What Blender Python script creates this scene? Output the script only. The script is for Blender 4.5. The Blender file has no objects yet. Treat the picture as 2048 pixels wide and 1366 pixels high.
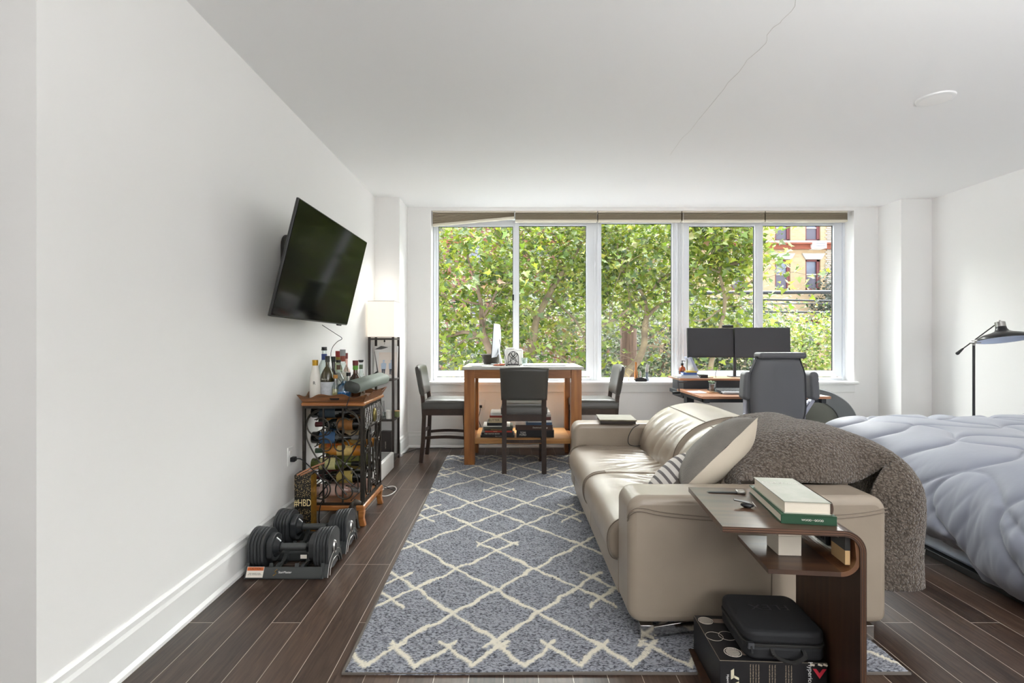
import bpy, bmesh, math, random
import numpy as np
from mathutils import Vector, Matrix, noise, Euler
R = math.radians
random.seed(7); rng = np.random.default_rng(7)
sc = bpy.context.scene
col = sc.collection
# ------------------------------------------------------------------ camera
EYE = 1.22
cam = bpy.data.objects.new('camera', bpy.data.cameras.new('camera')); col.objects.link(cam)
cam.location = (0, 0, EYE); cam.rotation_euler = (R(90), 0, 0)
cam.data.sensor_width = 36; cam.data.lens = 36 * 1000 / 2048
cam.data.shift_x = 3 / 2048; cam.data.shift_y = -6 / 2048
cam.data.clip_start = .02; cam.data.clip_end = 300
sc.camera = cam
# ------------------------------------------------------------------ light and exposure
sc.view_settings.view_transform = 'Standard'; sc.view_settings.look = 'None'
sc.view_settings.gamma = 1; sc.view_settings.use_curve_mapping = False
sc.view_settings.exposure = 0.8
sc.cycles.use_denoising = True
sc.cycles.max_bounces = 10; sc.cycles.diffuse_bounces = 6; sc.cycles.glossy_bounces = 4
sc.cycles.transparent_max_bounces = 24; sc.cycles.transmission_bounces = 6
sc.cycles.sample_clamp_indirect = 6
wd = bpy.data.worlds.new('overcast_sky'); sc.world = wd; wd.use_nodes = True
nt = wd.node_tree; bg = nt.nodes['Background']
tc = nt.nodes.new('ShaderNodeTexCoord'); sx = nt.nodes.new('ShaderNodeSeparateXYZ'); rp = nt.nodes.new('ShaderNodeValToRGB')
nt.links.new(tc.outputs['Generated'], sx.inputs[0]); nt.links.new(sx.outputs['Z'], rp.inputs[0])
rp.color_ramp.elements[0].position = 0.0; rp.color_ramp.elements[0].color = (.95, .97, 1, 1)
rp.color_ramp.elements[1].position = 0.8; rp.color_ramp.elements[1].color = (.72, .82, 1, 1)
nt.links.new(rp.outputs[0], bg.inputs['Color']); bg.inputs['Strength'].default_value = 2.6

def lamp(name, kind, loc, rot, energy, color=(1, 1, 1), **kw):
    d = bpy.data.lights.new(name, kind); d.energy = energy; d.color = color
    for k, v in kw.items(): setattr(d, k, v)
    o = bpy.data.objects.new(name, d); col.objects.link(o); o.location = loc; o.rotation_euler = rot
    return o
# soft bright sky high over the street, coming in through the windows
sun = lamp('hazy_sun', 'SUN', (3, 12, 9), (0, 0, 0), 35, (1, .985, .96), angle=R(95))
sun.rotation_euler = Vector((-.12, -1, -.9)).to_track_quat('-Z', 'Y').to_euler()
# added fill lights, unseen behind the camera, to brighten ceiling and room
for loc, aim, e in (((1.6, -.5, 1.0), (.16, -.11, 1), 92), ((2.2, -2.4, 1.5), (0, 1, .05), 24)):
    lamp('fill_light', 'AREA', loc, Vector(aim).to_track_quat('-Z', 'Y').to_euler(), e, (.97, .985, 1), shape='RECTANGLE', size=1.8, size_y=1.0)

# ------------------------------------------------------------------ tagging and parenting helpers
def X(px, Y): return (px - 1021) * Y / 1000
def Z(py, Y): return EYE - (py - 677) * Y / 1000
BASE = {}
def tag(o, label=None, cat=None, group=None, kind=None):
    if label: o['label'] = label
    if cat: o['category'] = cat
    if group: o['group'] = group
    if kind: o['kind'] = kind
    return o
def thing(name, label, cat, loc=(0, 0, 0), rz=0, group=None, kind=None):
    o = bpy.data.objects.new(name, None); col.objects.link(o)
    o.location = loc; o.rotation_euler = (0, 0, rz); o.empty_display_size = .1
    BASE[o.name] = Vector(loc) if not rz else Vector((0, 0, 0))
    return tag(o, label, cat, group, kind)
def copy_tree(o, parent=None):
    c = o.copy(); col.objects.link(c)
    if parent is not None:
        c.parent = parent; c.matrix_parent_inverse = o.matrix_parent_inverse.copy()
    for ch in o.children: copy_tree(ch, c)
    BASE[c.name] = BASE.get(o.name, Vector((0, 0, 0)))
    return c
def arc(cx, cy, r, a0, a1, n):
    return [(cx + r * math.cos(R(a0 + (a1 - a0) * i / n)), cy + r * math.sin(R(a0 + (a1 - a0) * i / n))) for i in range(n + 1)]
def smoothstep(a, b, x):
    t = min(1, max(0, (x - a) / (b - a))); return t * t * (3 - 2 * t)

class MB:
    def __init__(s, M=None): s.v = []; s.f = []; s.M = M or Matrix.Identity(4)
    def add(s, vs, fs):
        n = len(s.v); s.v += [tuple(s.M @ Vector(p)) for p in vs]; s.f += [tuple(i + n for i in f) for f in fs]; return s
    def box(s, x0, x1, y0, y1, z0, z1):
        return s.add([(x0, y0, z0), (x1, y0, z0), (x1, y1, z0), (x0, y1, z0), (x0, y0, z1), (x1, y0, z1), (x1, y1, z1), (x0, y1, z1)],
                     [(3, 2, 1, 0), (4, 5, 6, 7), (0, 1, 5, 4), (1, 2, 6, 5), (2, 3, 7, 6), (3, 0, 4, 7)])
    def obox(s, c, size, rot=(0, 0, 0)):
        K = s.M; s.M = K @ Matrix.Translation(c) @ Euler(rot).to_matrix().to_4x4()
        a, b, d = [q / 2 for q in size]; s.box(-a, a, -b, b, -d, d); s.M = K; return s
    def bar(s, p0, p1, w, d, up=(0, 0, 1)):
        p0, p1 = Vector(p0), Vector(p1); z = (p1 - p0); L = z.length; z.normalize()
        u = Vector(up)
        if abs(z.dot(u)) > .98: u = Vector((0, 1, 0))
        x = u.cross(z).normalized(); y = z.cross(x)
        K = s.M; m = Matrix((x, y, z)).transposed().to_4x4(); m.translation = p0
        s.M = K @ m; s.box(-w / 2, w / 2, -d / 2, d / 2, 0, L); s.M = K; return s
    def cyl(s, p0, p1, r0, r1=None, n=16, caps=True):
        return s.tube([p0, p1], [r0, r0 if r1 is None else r1], n, caps)
    def tube(s, pts, r, n=8, caps=True, closed=False):
        pts = [Vector(p) for p in pts]; m = len(pts)
        if not hasattr(r, '__len__'): r = [r] * m
        vs = []; fs = []; prev = None
        for i, p in enumerate(pts):
            if closed: t = pts[(i + 1) % m] - pts[i - 1]
            else: t = pts[min(i + 1, m - 1)] - pts[max(i - 1, 0)]
            t.normalize()
            if prev is None:
                a = Vector((0, 0, 1)) if abs(t.z) < .9 else Vector((1, 0, 0)); x = a.cross(t).normalized()
            else:
                x = (prev - t * prev.dot(t)).normalized()
            prev = x; y = t.cross(x)
            for k in range(n):
                a = 2 * math.pi * k / n; vs.append(p + (x * math.cos(a) + y * math.sin(a)) * r[i])
        for i in range(m if closed else m - 1):
            j = (i + 1) % m
            for k in range(n): fs.append((i * n + k, i * n + (k + 1) % n, j * n + (k + 1) % n, j * n + k))
        if caps and not closed: fs += [tuple(range(n - 1, -1, -1)), tuple((m - 1) * n + k for k in range(n))]
        return s.add(vs, fs)
    def lathe(s, prof, o=(0, 0, 0), n=20, caps=True):   # prof: (radius, z)
        vs = []; fs = []; m = len(prof)
        for r, z in prof:
            for k in range(n):
                a = 2 * math.pi * k / n; vs.append((o[0] + r * math.cos(a), o[1] + r * math.sin(a), o[2] + z))
        for i in range(m - 1):
            for k in range(n): fs.append((i * n + k, i * n + (k + 1) % n, (i + 1) * n + (k + 1) % n, (i + 1) * n + k))
        if caps: fs += [tuple(range(n - 1, -1, -1)), tuple((m - 1) * n + k for k in range(n))]
        return s.add(vs, fs)
    def prism(s, poly, a0, a1, ax='y'):                 # poly in the other two axes
        n = len(poly); f = {'y': lambda p, a: (p[0], a, p[1]), 'x': lambda p, a: (a, p[0], p[1]), 'z': lambda p, a: (p[0], p[1], a)}[ax]
        vs = [f(p, a0) for p in poly] + [f(p, a1) for p in poly]
        fs = [tuple(range(n)), tuple(range(2 * n - 1, n - 1, -1))] + [(i, i + n, (i + 1) % n + n, (i + 1) % n) for i in range(n)]
        return s.add(vs, fs)
    def strip(s, path, t, a0, a1, ax='y'):              # thick bent sheet following a 2d path
        P = [Vector(p) for p in path]; L = []; Rr = []
        for i, p in enumerate(P):
            d = (P[min(i + 1, len(P) - 1)] - P[max(i - 1, 0)]).normalized(); nn = Vector((-d.y, d.x)) * t / 2
            L.append(p + nn); Rr.append(p - nn)
        for i in range(len(P) - 1): s.prism([Rr[i], Rr[i + 1], L[i + 1], L[i]], a0, a1, ax)
        return s
    def grid(s, fn, nu, nv, cu=False):
        vs = [fn(i / nu, j / nv) for j in range(nv + 1) for i in range(nu + (0 if cu else 1))]
        w = nu if cu else nu + 1
        return s.add(vs, [(j * w + i, j * w + (i + 1) % w, (j + 1) * w + (i + 1) % w, (j + 1) * w + i) for j in range(nv) for i in range(nu)])
    def build(s, name, mt, parent=None, smooth=False, bevel=0, seg=2, world=True, label=None, kind=None, subd=0, solid=0):
        me = bpy.data.meshes.new(name)
        off = Vector((0, 0, 0))
        if parent is not None and world: off = BASE.get(parent.name, off)
        me.from_pydata([tuple(Vector(p) - off) for p in s.v], [], s.f); me.update()
        bm = bmesh.new(); bm.from_mesh(me); bmesh.ops.remove_doubles(bm, verts=bm.verts, dist=1e-5)
        bmesh.ops.recalc_face_normals(bm, faces=bm.faces); bm.to_mesh(me); bm.free()
        o = bpy.data.objects.new(name, me); col.objects.link(o)
        for q in (mt if isinstance(mt, (list, tuple)) else [mt]): me.materials.append(q)
        if parent is not None: o.parent = parent; BASE[o.name] = BASE.get(parent.name, Vector((0, 0, 0)))
        if solid: m = o.modifiers.new('solid', 'SOLIDIFY'); m.thickness = solid; m.offset = -1
        if bevel:
            m = o.modifiers.new('bevel', 'BEVEL'); m.width = bevel; m.segments = seg; m.limit_method = 'ANGLE'; m.angle_limit = R(35); m.harden_normals = False
            smooth = True
        if subd: m = o.modifiers.new('sub', 'SUBSURF'); m.levels = subd; m.render_levels = subd
        if smooth:
            me.shade_smooth()
            if smooth is not True or bevel: me.set_sharp_from_angle(angle=R(35 if smooth is True else smooth))
        if label: o['label'] = label
        if kind: o['kind'] = kind
        return o
def struct(name, mb, mt, parent=None, **k):
    o = mb.build(name, mt, parent, **k)
    if parent is None: o['kind'] = 'structure'
    return o
def solo(name, mb, mt, label, cat, group=None, kind=None, **k):     # a thing that is one mesh, origin at its base
    xs = [p[0] for p in s_v(mb)]; ys = [p[1] for p in mb.v]; zs = [p[2] for p in mb.v]
    b = Vector(((min(xs) + max(xs)) / 2, (min(ys) + max(ys)) / 2, min(zs)))
    mb.v = [tuple(Vector(p) - b) for p in mb.v]
    o = mb.build(name, mt, **k); o.location = b; BASE[o.name] = b
    return tag(o, label, cat, group, kind)
def s_v(mb): return mb.v
def text(body, size, mt, parent, M, name='lettering', ext=.0004, align='CENTER', font=None, sx_=1.0):
    c = bpy.data.curves.new(name, 'FONT'); c.body = body; c.size = size; c.extrude = ext; c.align_x = align; c.align_y = 'CENTER'
    c.space_line = .85
    tmp = bpy.data.objects.new(name, c); me = bpy.data.meshes.new_from_object(tmp); me.name = name
    bpy.data.objects.remove(tmp); bpy.data.curves.remove(c); me.materials.clear(); me.materials.append(mt)
    o = bpy.data.objects.new(name, me); col.objects.link(o)
    o.parent = parent
    o.matrix_local = Matrix.Translation(-BASE.get(parent.name, Vector((0, 0, 0)))) @ M @ Matrix.Diagonal((sx_, 1, 1, 1))
    return o
def face_M(p, right, up):     # lettering plane: origin, reading direction, up direction
    r = Vector(right).normalized(); u = Vector(up).normalized(); n = r.cross(u)
    m = Matrix((r, u, n)).transposed().to_4x4(); m.translation = Vector(p); return m

# ------------------------------------------------------------------ materials
def lin(h):
    h = h.lstrip('#'); c = [int(h[i:i + 2], 16) / 255 for i in (0, 2, 4)]
    return tuple((x / 12.92 if x <= .04045 else ((x + .055) / 1.055) ** 2.4) for x in c) + (1,)
_m = {}
def mat(name, c, rough=.5, metal=0, vary=0, vscale=6, bump=0, bscale=60, spec=.5, coat=0, sheen=0, stretch=(1, 1, 1), c2=None, dist=.002, detail=4):
    if name in _m: return _m[name]
    m = bpy.data.materials.new(name); m.use_nodes = True; n = m.node_tree.nodes; l = m.node_tree.links
    b = n['Principled BSDF']; b.inputs['Base Color'].default_value = lin(c); b.inputs['Roughness'].default_value = rough
    b.inputs['Metallic'].default_value = metal; b.inputs['Specular IOR Level'].default_value = spec
    b.inputs['Coat Weight'].default_value = coat; b.inputs['Sheen Weight'].default_value = sheen
    if vary or bump or c2:
        t = n.new('ShaderNodeTexCoord'); mp = n.new('ShaderNodeMapping'); mp.inputs['Scale'].default_value = stretch
        l.new(t.outputs['Object'], mp.inputs[0])
    if vary or c2:
        z = n.new('ShaderNodeTexNoise'); z.inputs['Scale'].default_value = vscale; z.inputs['Detail'].default_value = 5
        l.new(mp.outputs[0], z.inputs['Vector'])
        r = n.new('ShaderNodeValToRGB'); a = lin(c)
        r.color_ramp.elements[0].position = .32; r.color_ramp.elements[1].position = .68
        if c2: r.color_ramp.elements[0].color = a; r.color_ramp.elements[1].color = lin(c2)
        else:
            r.color_ramp.elements[0].color = tuple(x * (1 - vary) for x in a[:3]) + (1,)
            r.color_ramp.elements[1].color = tuple(min(1, x * (1 + vary)) for x in a[:3]) + (1,)
        l.new(z.outputs['Fac'], r.inputs[0]); l.new(r.outputs[0], b.inputs['Base Color'])
    if bump:
        z2 = n.new('ShaderNodeTexNoise'); z2.inputs['Scale'].default_value = bscale; z2.inputs['Detail'].default_value = detail
        l.new(mp.outputs[0], z2.inputs['Vector'])
        bp = n.new('ShaderNodeBump'); bp.inputs['Strength'].default_value = bump; bp.inputs['Distance'].default_value = dist
        l.new(z2.outputs['Fac'], bp.inputs['Height']); l.new(bp.outputs[0], b.inputs['Normal'])
    _m[name] = m; return m
def glassm(name, tint, gloss=.08, rough=.02, dens=1.0):
    if name in _m: return _m[name]
    m = bpy.data.materials.new(name); m.use_nodes = True; n = m.node_tree.nodes; l = m.node_tree.links; n.clear()
    o = n.new('ShaderNodeOutputMaterial'); t = n.new('ShaderNodeBsdfTransparent'); g = n.new('ShaderNodeBsdfGlossy'); x = n.new('ShaderNodeMixShader')
    t.inputs[0].default_value = lin(tint); g.inputs['Roughness'].default_value = rough; g.inputs[0].default_value = (1, 1, 1, 1)
    lw = n.new('ShaderNodeLayerWeight'); lw.inputs[0].default_value = .35
    mm = n.new('ShaderNodeMath'); mm.operation = 'MULTIPLY_ADD'; mm.inputs[1].default_value = dens * .5; mm.inputs[2].default_value = gloss
    l.new(lw.outputs['Fresnel'], mm.inputs[0]); l.new(mm.outputs[0], x.inputs[0]); l.new(t.outputs[0], x.inputs[1]); l.new(g.outputs[0], x.inputs[2]); l.new(x.outputs[0], o.inputs[0])
    _m[name] = m; return m
def emat(name, c, strength, mix=None):
    m = mat(name, c, .8); b = m.node_tree.nodes['Principled BSDF']
    b.inputs['Emission Color'].default_value = lin(mix or c); b.inputs['Emission Strength'].default_value = strength; return m

WALL = mat('white_wall_paint', '#f1f0ee', .55, bump=.05, bscale=180)
CEIL = mat('ceiling_paint', '#f4f4f3', .7, bump=.04, bscale=120)
TRIM = mat('white_trim_paint', '#eeeeec', .35)
FRAME = mat('white_vinyl_frame', '#e9edf2', .3)
BLACK = mat('black_plastic', '#17181a', .42)
DKMET = mat('dark_iron', '#37322c', .42, metal=.5, vary=.2, vscale=40)
CHROME = mat('chrome', '#c9c7c4', .12, metal=1)
STEEL = mat('brushed_steel', '#a9a7a4', .32, metal=1)
PAPER = mat('page_edges', '#e6dccb', .8, vary=.05, vscale=300, stretch=(1, 1, 30))
WHITE = mat('white_plastic', '#eceae6', .4)
GOLD = mat('gold_foil', '#c79a3d', .3, metal=.8, vary=.3, vscale=30)

def woodm(name, a, b_, rough=.4, scale=3, stretch=(1, 14, 14), coat=0, bump=.1, spec=.5):
    if name in _m: return _m[name]
    m = mat(name, a, rough, vary=0, c2=b_, vscale=scale, stretch=stretch, bump=bump, bscale=scale * 4, coat=coat, dist=.0006, spec=spec)
    m.node_tree.nodes['Principled BSDF'].inputs['Coat Roughness'].default_value = .22
    return m
def floorm():
    m = bpy.data.materials.new('dark_plank_floor'); m.use_nodes = True; n = m.node_tree.nodes; l = m.node_tree.links; b = n['Principled BSDF']
    t = n.new('ShaderNodeTexCoord'); s = n.new('ShaderNodeSeparateXYZ'); c = n.new('ShaderNodeCombineXYZ'); l.new(t.outputs['Object'], s.inputs[0])
    ad = n.new('ShaderNodeMath'); ad.operation = 'ADD'; ad.inputs[1].default_value = 10 + .025
    l.new(s.outputs['X'], ad.inputs[0]); l.new(s.outputs['Y'], c.inputs['X']); l.new(ad.outputs[0], c.inputs['Y'])
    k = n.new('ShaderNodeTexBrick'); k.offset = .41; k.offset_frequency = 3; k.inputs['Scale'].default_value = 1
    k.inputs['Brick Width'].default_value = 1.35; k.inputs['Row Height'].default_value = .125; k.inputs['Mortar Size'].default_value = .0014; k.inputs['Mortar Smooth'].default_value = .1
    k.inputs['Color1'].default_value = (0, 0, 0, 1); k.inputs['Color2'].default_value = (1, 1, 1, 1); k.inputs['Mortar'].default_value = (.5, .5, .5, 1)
    l.new(c.outputs[0], k.inputs['Vector'])
    mp = n.new('ShaderNodeMapping'); mp.inputs['Scale'].default_value = (22, 1.6, 1); l.new(t.outputs['Object'], mp.inputs[0])
    z = n.new('ShaderNodeTexNoise'); z.inputs['Scale'].default_value = 4; z.inputs['Detail'].default_value = 8; z.inputs['Distortion'].default_value = .6; l.new(mp.outputs[0], z.inputs['Vector'])
    # each plank shifts the grain
    ad2 = n.new('ShaderNodeVectorMath'); ad2.operation = 'MULTIPLY_ADD'; ad2.inputs[1].default_value = (9, 9, 9)
    l.new(k.outputs['Color'], ad2.inputs[0]); l.new(mp.outputs[0], ad2.inputs[2]); l.new(ad2.outputs[0], z.inputs['Vector'])
    r1 = n.new('ShaderNodeValToRGB'); r1.color_ramp.elements[0].color = lin('#261a15'); r1.color_ramp.elements[1].color = lin('#5a463a'); r1.color_ramp.elements[0].position = .3; r1.color_ramp.elements[1].position = .75
    mx = n.new('ShaderNodeMix'); mx.data_type = 'FLOAT'; mx.inputs[0].default_value = .33; l.new(z.outputs['Fac'], mx.inputs[2]); l.new(k.outputs['Color'], mx.inputs[3]); l.new(mx.outputs[0], r1.inputs[0])
    m2 = n.new('ShaderNodeMix'); m2.data_type = 'RGBA'; l.new(k.outputs['Fac'], m2.inputs[0]); l.new(r1.outputs[0], m2.inputs[6]); m2.inputs[7].default_value = lin('#b0a599')  # pale seam colour paints in the glints off the plank bevels
    l.new(m2.outputs[2], b.inputs['Base Color']); b.inputs['Roughness'].default_value = .34; b.inputs['Specular IOR Level'].default_value = .5
    bp = n.new('ShaderNodeBump'); bp.inputs['Strength'].default_value = .25; bp.inputs['Distance'].default_value = .001; l.new(z.outputs['Fac'], bp.inputs['Height']); l.new(bp.outputs[0], b.inputs['Normal'])
    return m
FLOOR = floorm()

# ------------------------------------------------------------------ room shell
H = 2.69; WX0 = -1.409; WX1 = 4.44; WY = 5.6
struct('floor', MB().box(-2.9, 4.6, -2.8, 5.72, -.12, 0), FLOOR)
struct('ceiling', MB().box(-2.9, 4.6, -2.8, 6.0, H, H + .15), CEIL)
struct('wall_left', MB().box(-1.56, WX0, 1.486, 5.6, 0, H), WALL)
struct('wall_recess', MB().box(-2.9, -1.56, 1.486, 1.62, 0, H), WALL)
struct('wall_recess_side', MB().box(-2.9, -2.78, -2.7, 1.486, 0, H), WALL)
struct('wall_right', MB().box(WX1, 4.6, -2.7, 5.6, 0, H), WALL)
struct('wall_rear', MB().box(-2.78, WX1, -2.8, -2.68, 0, H), WALL)
struct('wall_pillar_left', MB().box(WX0, -1.155, 5.2, 5.6, 0, H), WALL)
struct('wall_pillar_right', MB().box(4.118, WX1, 5.27, 5.6, 0, H), WALL)
WL, WR, ZS, ZT = -.89, 3.847, .738, 2.655
w = MB(); w.box(-1.56, WL, WY, 5.86, 0, H); w.box(WR, 4.6, WY, 5.86, 0, H); w.box(WL, WR, WY, 5.86, 0, ZS - .03); w.box(WL, WR, WY, 5.86, ZT, H)
struct('wall_window', w, WALL)
# sill board and the flat apron under it
s = MB(); s.box(WL - .035, WR + .03, 5.555, 5.76, ZS - .03, ZS); struct('trim_1', s, TRIM, bevel=.006)
struct('trim_2', MB().box(WL + .0, WR, 5.583, WY, ZS - .12, ZS - .031), TRIM, bevel=.004)
def base_prof(): return [(0, 0), (.03, 0), (.03, .014), (.018, .028), (.018, .135), (.012, .15), (.012, .17), (.004, .182), (0, .182)]
b = MB().prism([(WX0 + a, z) for a, z in base_prof()], 1.486, 5.2); struct('baseboard_left', b, TRIM)
b = MB().prism([(5.2 - a, z) for a, z in base_prof()], WX0, -1.155, 'x')
b.prism([(-1.155 + a, z) for a, z in base_prof()], 5.17, 5.6); struct('baseboard_pillar', b, TRIM)
b = MB().prism([(WY - a, z) for a, z in base_prof()], -1.155, 4.118, 'x'); struct('baseboard_window', b, TRIM)
b = MB().prism([(WX1 - a, z) for a, z in base_prof()], -2.6, 5.27); struct('baseboard_right', b, TRIM)
# hairline crack across the ceiling plaster
pts = []
crk = [(1592, -6), (1590, 12), (1583, 22), (1563, 41), (1561, 45), (1546, 55), (1534, 70), (1534, 80), (1532, 86), (1518, 100), (1494, 120), (1488, 130), (1478, 144), (1456, 165), (1448, 178), (1434, 195), (1415, 218), (1395, 242), (1380, 262), (1365, 275), (1340, 310)]
for px, py in crk:
    Yc = (H - EYE) * 1000 / (677 - py); pts.append((X(px, Yc), Yc, H - .0006))
cm = MB()
for a_, b_ in zip(pts[:-1], pts[1:]):
    n_ = 4
    for i in range(n_):
        t0, t1 = i / n_, (i + 1) / n_
        p0 = Vector(a_).lerp(Vector(b_), t0); p1 = Vector(a_).lerp(Vector(b_), t1)
        cm.bar(p0, p1, .0016 if a_[1] < 2.8 else .0012, .001)
struct('trim_3', cm, mat('crack_shadow', '#d3d0ca', .9), label='thin crack running across the ceiling')

# windows ------------------------------------------------------------
YW = 5.75
def ring(mb, a, b, c, d, t, y0, y1, tb=None, tt=None):
    """rectangular frame between px a..b and py c..d (at YW), bar width t in px"""
    x0, x1 = X(a, YW), X(b, YW); z1, z0 = Z(c, YW), Z(d, YW); t0 = t * YW / 1000
    tb = t0 if tb is None else tb * YW / 1000; tt = t0 if tt is None else tt * YW / 1000
    mb.box(x0, x0 + t0, y0, y1, z0, z1); mb.box(x1 - t0, x1, y0, y1, z0, z1)
    mb.box(x0 + t0, x1 - t0, y0, y1, z0, z0 + tb); mb.box(x0 + t0, x1 - t0, y0, y1, z1 - tt, z1)
GLASS = glassm('window_glass', '#fbfdfc', .002, dens=.03)
SASHD = mat('black_glazing_seal', '#2b2d30', .6)
def window(n, a, b, sashes, label):
    w0 = thing('window_%d' % n, label, None, (X((a + b) / 2, YW), YW + .04, ZS), kind='structure')
    m = MB(); ring(m, a, b, 426, 762, 6, YW - .0, YW + .085, tb=6); m.build('window_frame', FRAME, w0, bevel=.003)
    for (sa, sb, ga, gb, gt, gb2, dy) in sashes:
        m = MB(); x0, x1 = X(sa, YW), X(sb, YW); z0, z1 = Z(gb2 + 11, YW), Z(gt - 12, YW)
        gx0, gx1, gz0, gz1 = X(ga, YW), X(gb, YW), Z(gb2, YW), Z(gt, YW)
        y0, y1 = YW + .012 + dy, YW + .046 + dy
        m.box(x0, gx0, y0, y1, z0, z1); m.box(gx1, x1, y0, y1, z0, z1); m.box(gx0, gx1, y0, y1, z0, gz0); m.box(gx0, gx1, y0, y1, gz1, z1)
        f = m.build('sash', FRAME, w0, bevel=.002)
        m = MB(); e = .006; ya = y1 - .008
        m.box(gx0, gx0 + e, ya, y1 + .004, gz0, gz1); m.box(gx1 - e, gx1, ya, y1 + .004, gz0, gz1); m.box(gx0, gx1, ya, y1 + .004, gz1 - e, gz1); m.box(gx0, gx1, ya, y1 + .004, gz0, gz0 + e)
        m.build('glazing_seal', SASHD, f)
        MB().box(gx0, gx1, y0 + .016, y0 + .020, gz0, gz1).build('glass', GLASS, f)
    return w0
wA = window(1, 866, 1188, [(869, 1032, 876, 1026, 452, 742, .0), (1031, 1183, 1038, 1173, 451, 742, -.012)], 'double sliding window at the left end of the window wall')
wB = window(2, 1192, 1358, [(1196, 1355, 1203, 1345, 446, 757, 0)], 'single fixed window in the middle of the window wall')
wC = window(3, 1361, 1692, [(1366, 1516, 1378, 1510, 452, 742, -.012), (1514, 1685, 1527, 1669, 450, 742, 0)], 'double sliding window behind the desk at the right end')
MB().box(X(1024.5, 5.75), X(1028, 5.75), YW - .004, YW + .01, Z(601, YW), Z(589, YW)).build('latch', BLACK, wA, bevel=.002)
pm = MB(); pm.box(X(1187, YW), X(1193, YW), YW, YW + .08, ZS, 2.62); pm.box(X(1357, YW), X(1362, YW), YW, YW + .08, ZS, 2.62); pm.box(WL, X(867, YW), YW, YW + .08, ZS, 2.64); pm.box(X(1691, YW), WR, YW, YW + .08, ZS, 2.64); pm.box(WL, WR, YW + .002, YW + .08, 2.6, ZT)
struct('trim_4', pm, FRAME)
# raised pleated shades
TAN = mat('tan_shade_fabric', '#9b907d', .8, c2='#857a68', vscale=3, stretch=(.3, 1, 120))
TANL = mat('cream_shade_rail', '#d9d2c0', .5)
YB = 5.66
for i, (a, b) in enumerate([(866, 1028.5), (1030.5, 1193.5), (1195.5, 1361), (1363, 1527), (1529, 1692)]):
    lab = ['pleated tan shade hanging crooked, its left end drooping below the rest', 'pleated tan shade between the crooked shade and the middle window', 'pleated tan shade raised over the middle fixed window',
           'pleated tan shade above the two computer monitors', 'pleated tan shade at the corner over the brick house view'][i]
    t = thing('window_shade', lab, 'window shade', (X((a + b) / 2, YB), YB, Z(446, YB)), group='raised pleated shades over the windows')
    x0, x1 = X(a, YB), X(b, YB)
    MB().box(x0, x1, YB - .03, YB + .03, Z(426.5, YB), Z(422.5, YB)).build('headrail', TANL, t, bevel=.003)
    zt = Z(427, YB); lowL, lowR = (449, 434) if i == 0 else (440.5, 440.5)
    n = 7; m = MB()
    for k in range(n):
        zl0 = zt + (Z(lowL, YB) - zt) * k / n; zl1 = zt + (Z(lowL, YB) - zt) * (k + 1) / n
        zr0 = zt + (Z(lowR, YB) - zt) * k / n; zr1 = zt + (Z(lowR, YB) - zt) * (k + 1) / n
        for y0, y1 in ((YB - .028, YB + .028),):
            lm, rm = (zl0 + zl1) / 2, (zr0 + zr1) / 2
            m.add([(x0, y0 + .006, zl0), (x0, y0, lm), (x0, y0 + .006, zl1), (x1, y0 + .006, zr0), (x1, y0, rm), (x1, y0 + .006, zr1),
                   (x0, y1, zl0), (x0, y1, zl1), (x1, y1, zr0), (x1, y1, zr1)], [(0, 1, 4, 3), (1, 2, 5, 4), (6, 0, 3, 8), (2, 7, 9, 5), (7, 6, 8, 9), (0, 6, 7, 2, 1), (3, 4, 5, 9, 8)])
    m.build('pleated_fabric', TAN, t)
    d = .022
    zl, zr = Z(lowL, YB), Z(lowR, YB)
    MB().add([(x0, YB - .03, zl - d), (x1, YB - .03, zr - d), (x1, YB + .03, zr - d), (x0, YB + .03, zl - d), (x0, YB - .03, zl), (x1, YB - .03, zr), (x1, YB + .03, zr), (x0, YB + .03, zl)],
             [(3, 2, 1, 0), (4, 5, 6, 7), (0, 1, 5, 4), (1, 2, 6, 5), (2, 3, 7, 6), (3, 0, 4, 7)]).build('bottom_rail', TANL, t, bevel=.003)
    if i == 3: MB().tube([(x0 + .01, YB - .035, Z(426, YB)), (x0 + .004, YB - .035, 1.7), (x0 + .008, YB - .035, Z(712, YB))], .0018, 6).build('pull_cord', WHITE, t)

# smoke detector like disc on the ceiling
t = thing('ceiling_disc', 'flat round white cover on the ceiling over the bed', 'ceiling light cover', (2.60, 3.06, H))
MB().lathe([(.085, -.012), (.097, -.008), (.1, 0)], (2.6, 3.06, H), 40).build('rim', TRIM, t, smooth=40)
MB().lathe([(.001, -.0165), (.05, -.016), (.078, -.0125)], (2.6, 3.06, H), 40).build('diffuser', mat('white_diffuser', '#f4f3f0', .5), t, smooth=40)
def outlet(name, label, M):
    t = thing(name, label, 'wall outlet', M.translation, group='white wall outlets')
    q = MB(M); q.box(-.036, .036, -.006, 0, -.058, .058); q.build('cover_plate', TRIM, t, bevel=.003)
    q = MB(M)
    for dz in (.022, -.022): q.box(-.017, .017, -.009, -.005, dz - .014, dz + .014)
    q.build('socket', WHITE, t, bevel=.003)
    return t
outlet('wall_outlet', 'white double outlet on the left wall beside the wine rack', Matrix.Translation((WX0, 3.19, .47)) @ Matrix.Rotation(R(90), 4, 'Z'))
outlet('wall_outlet', 'white double outlet under the window behind the counter table', Matrix.Translation((-.315, WY, .48)))
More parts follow.
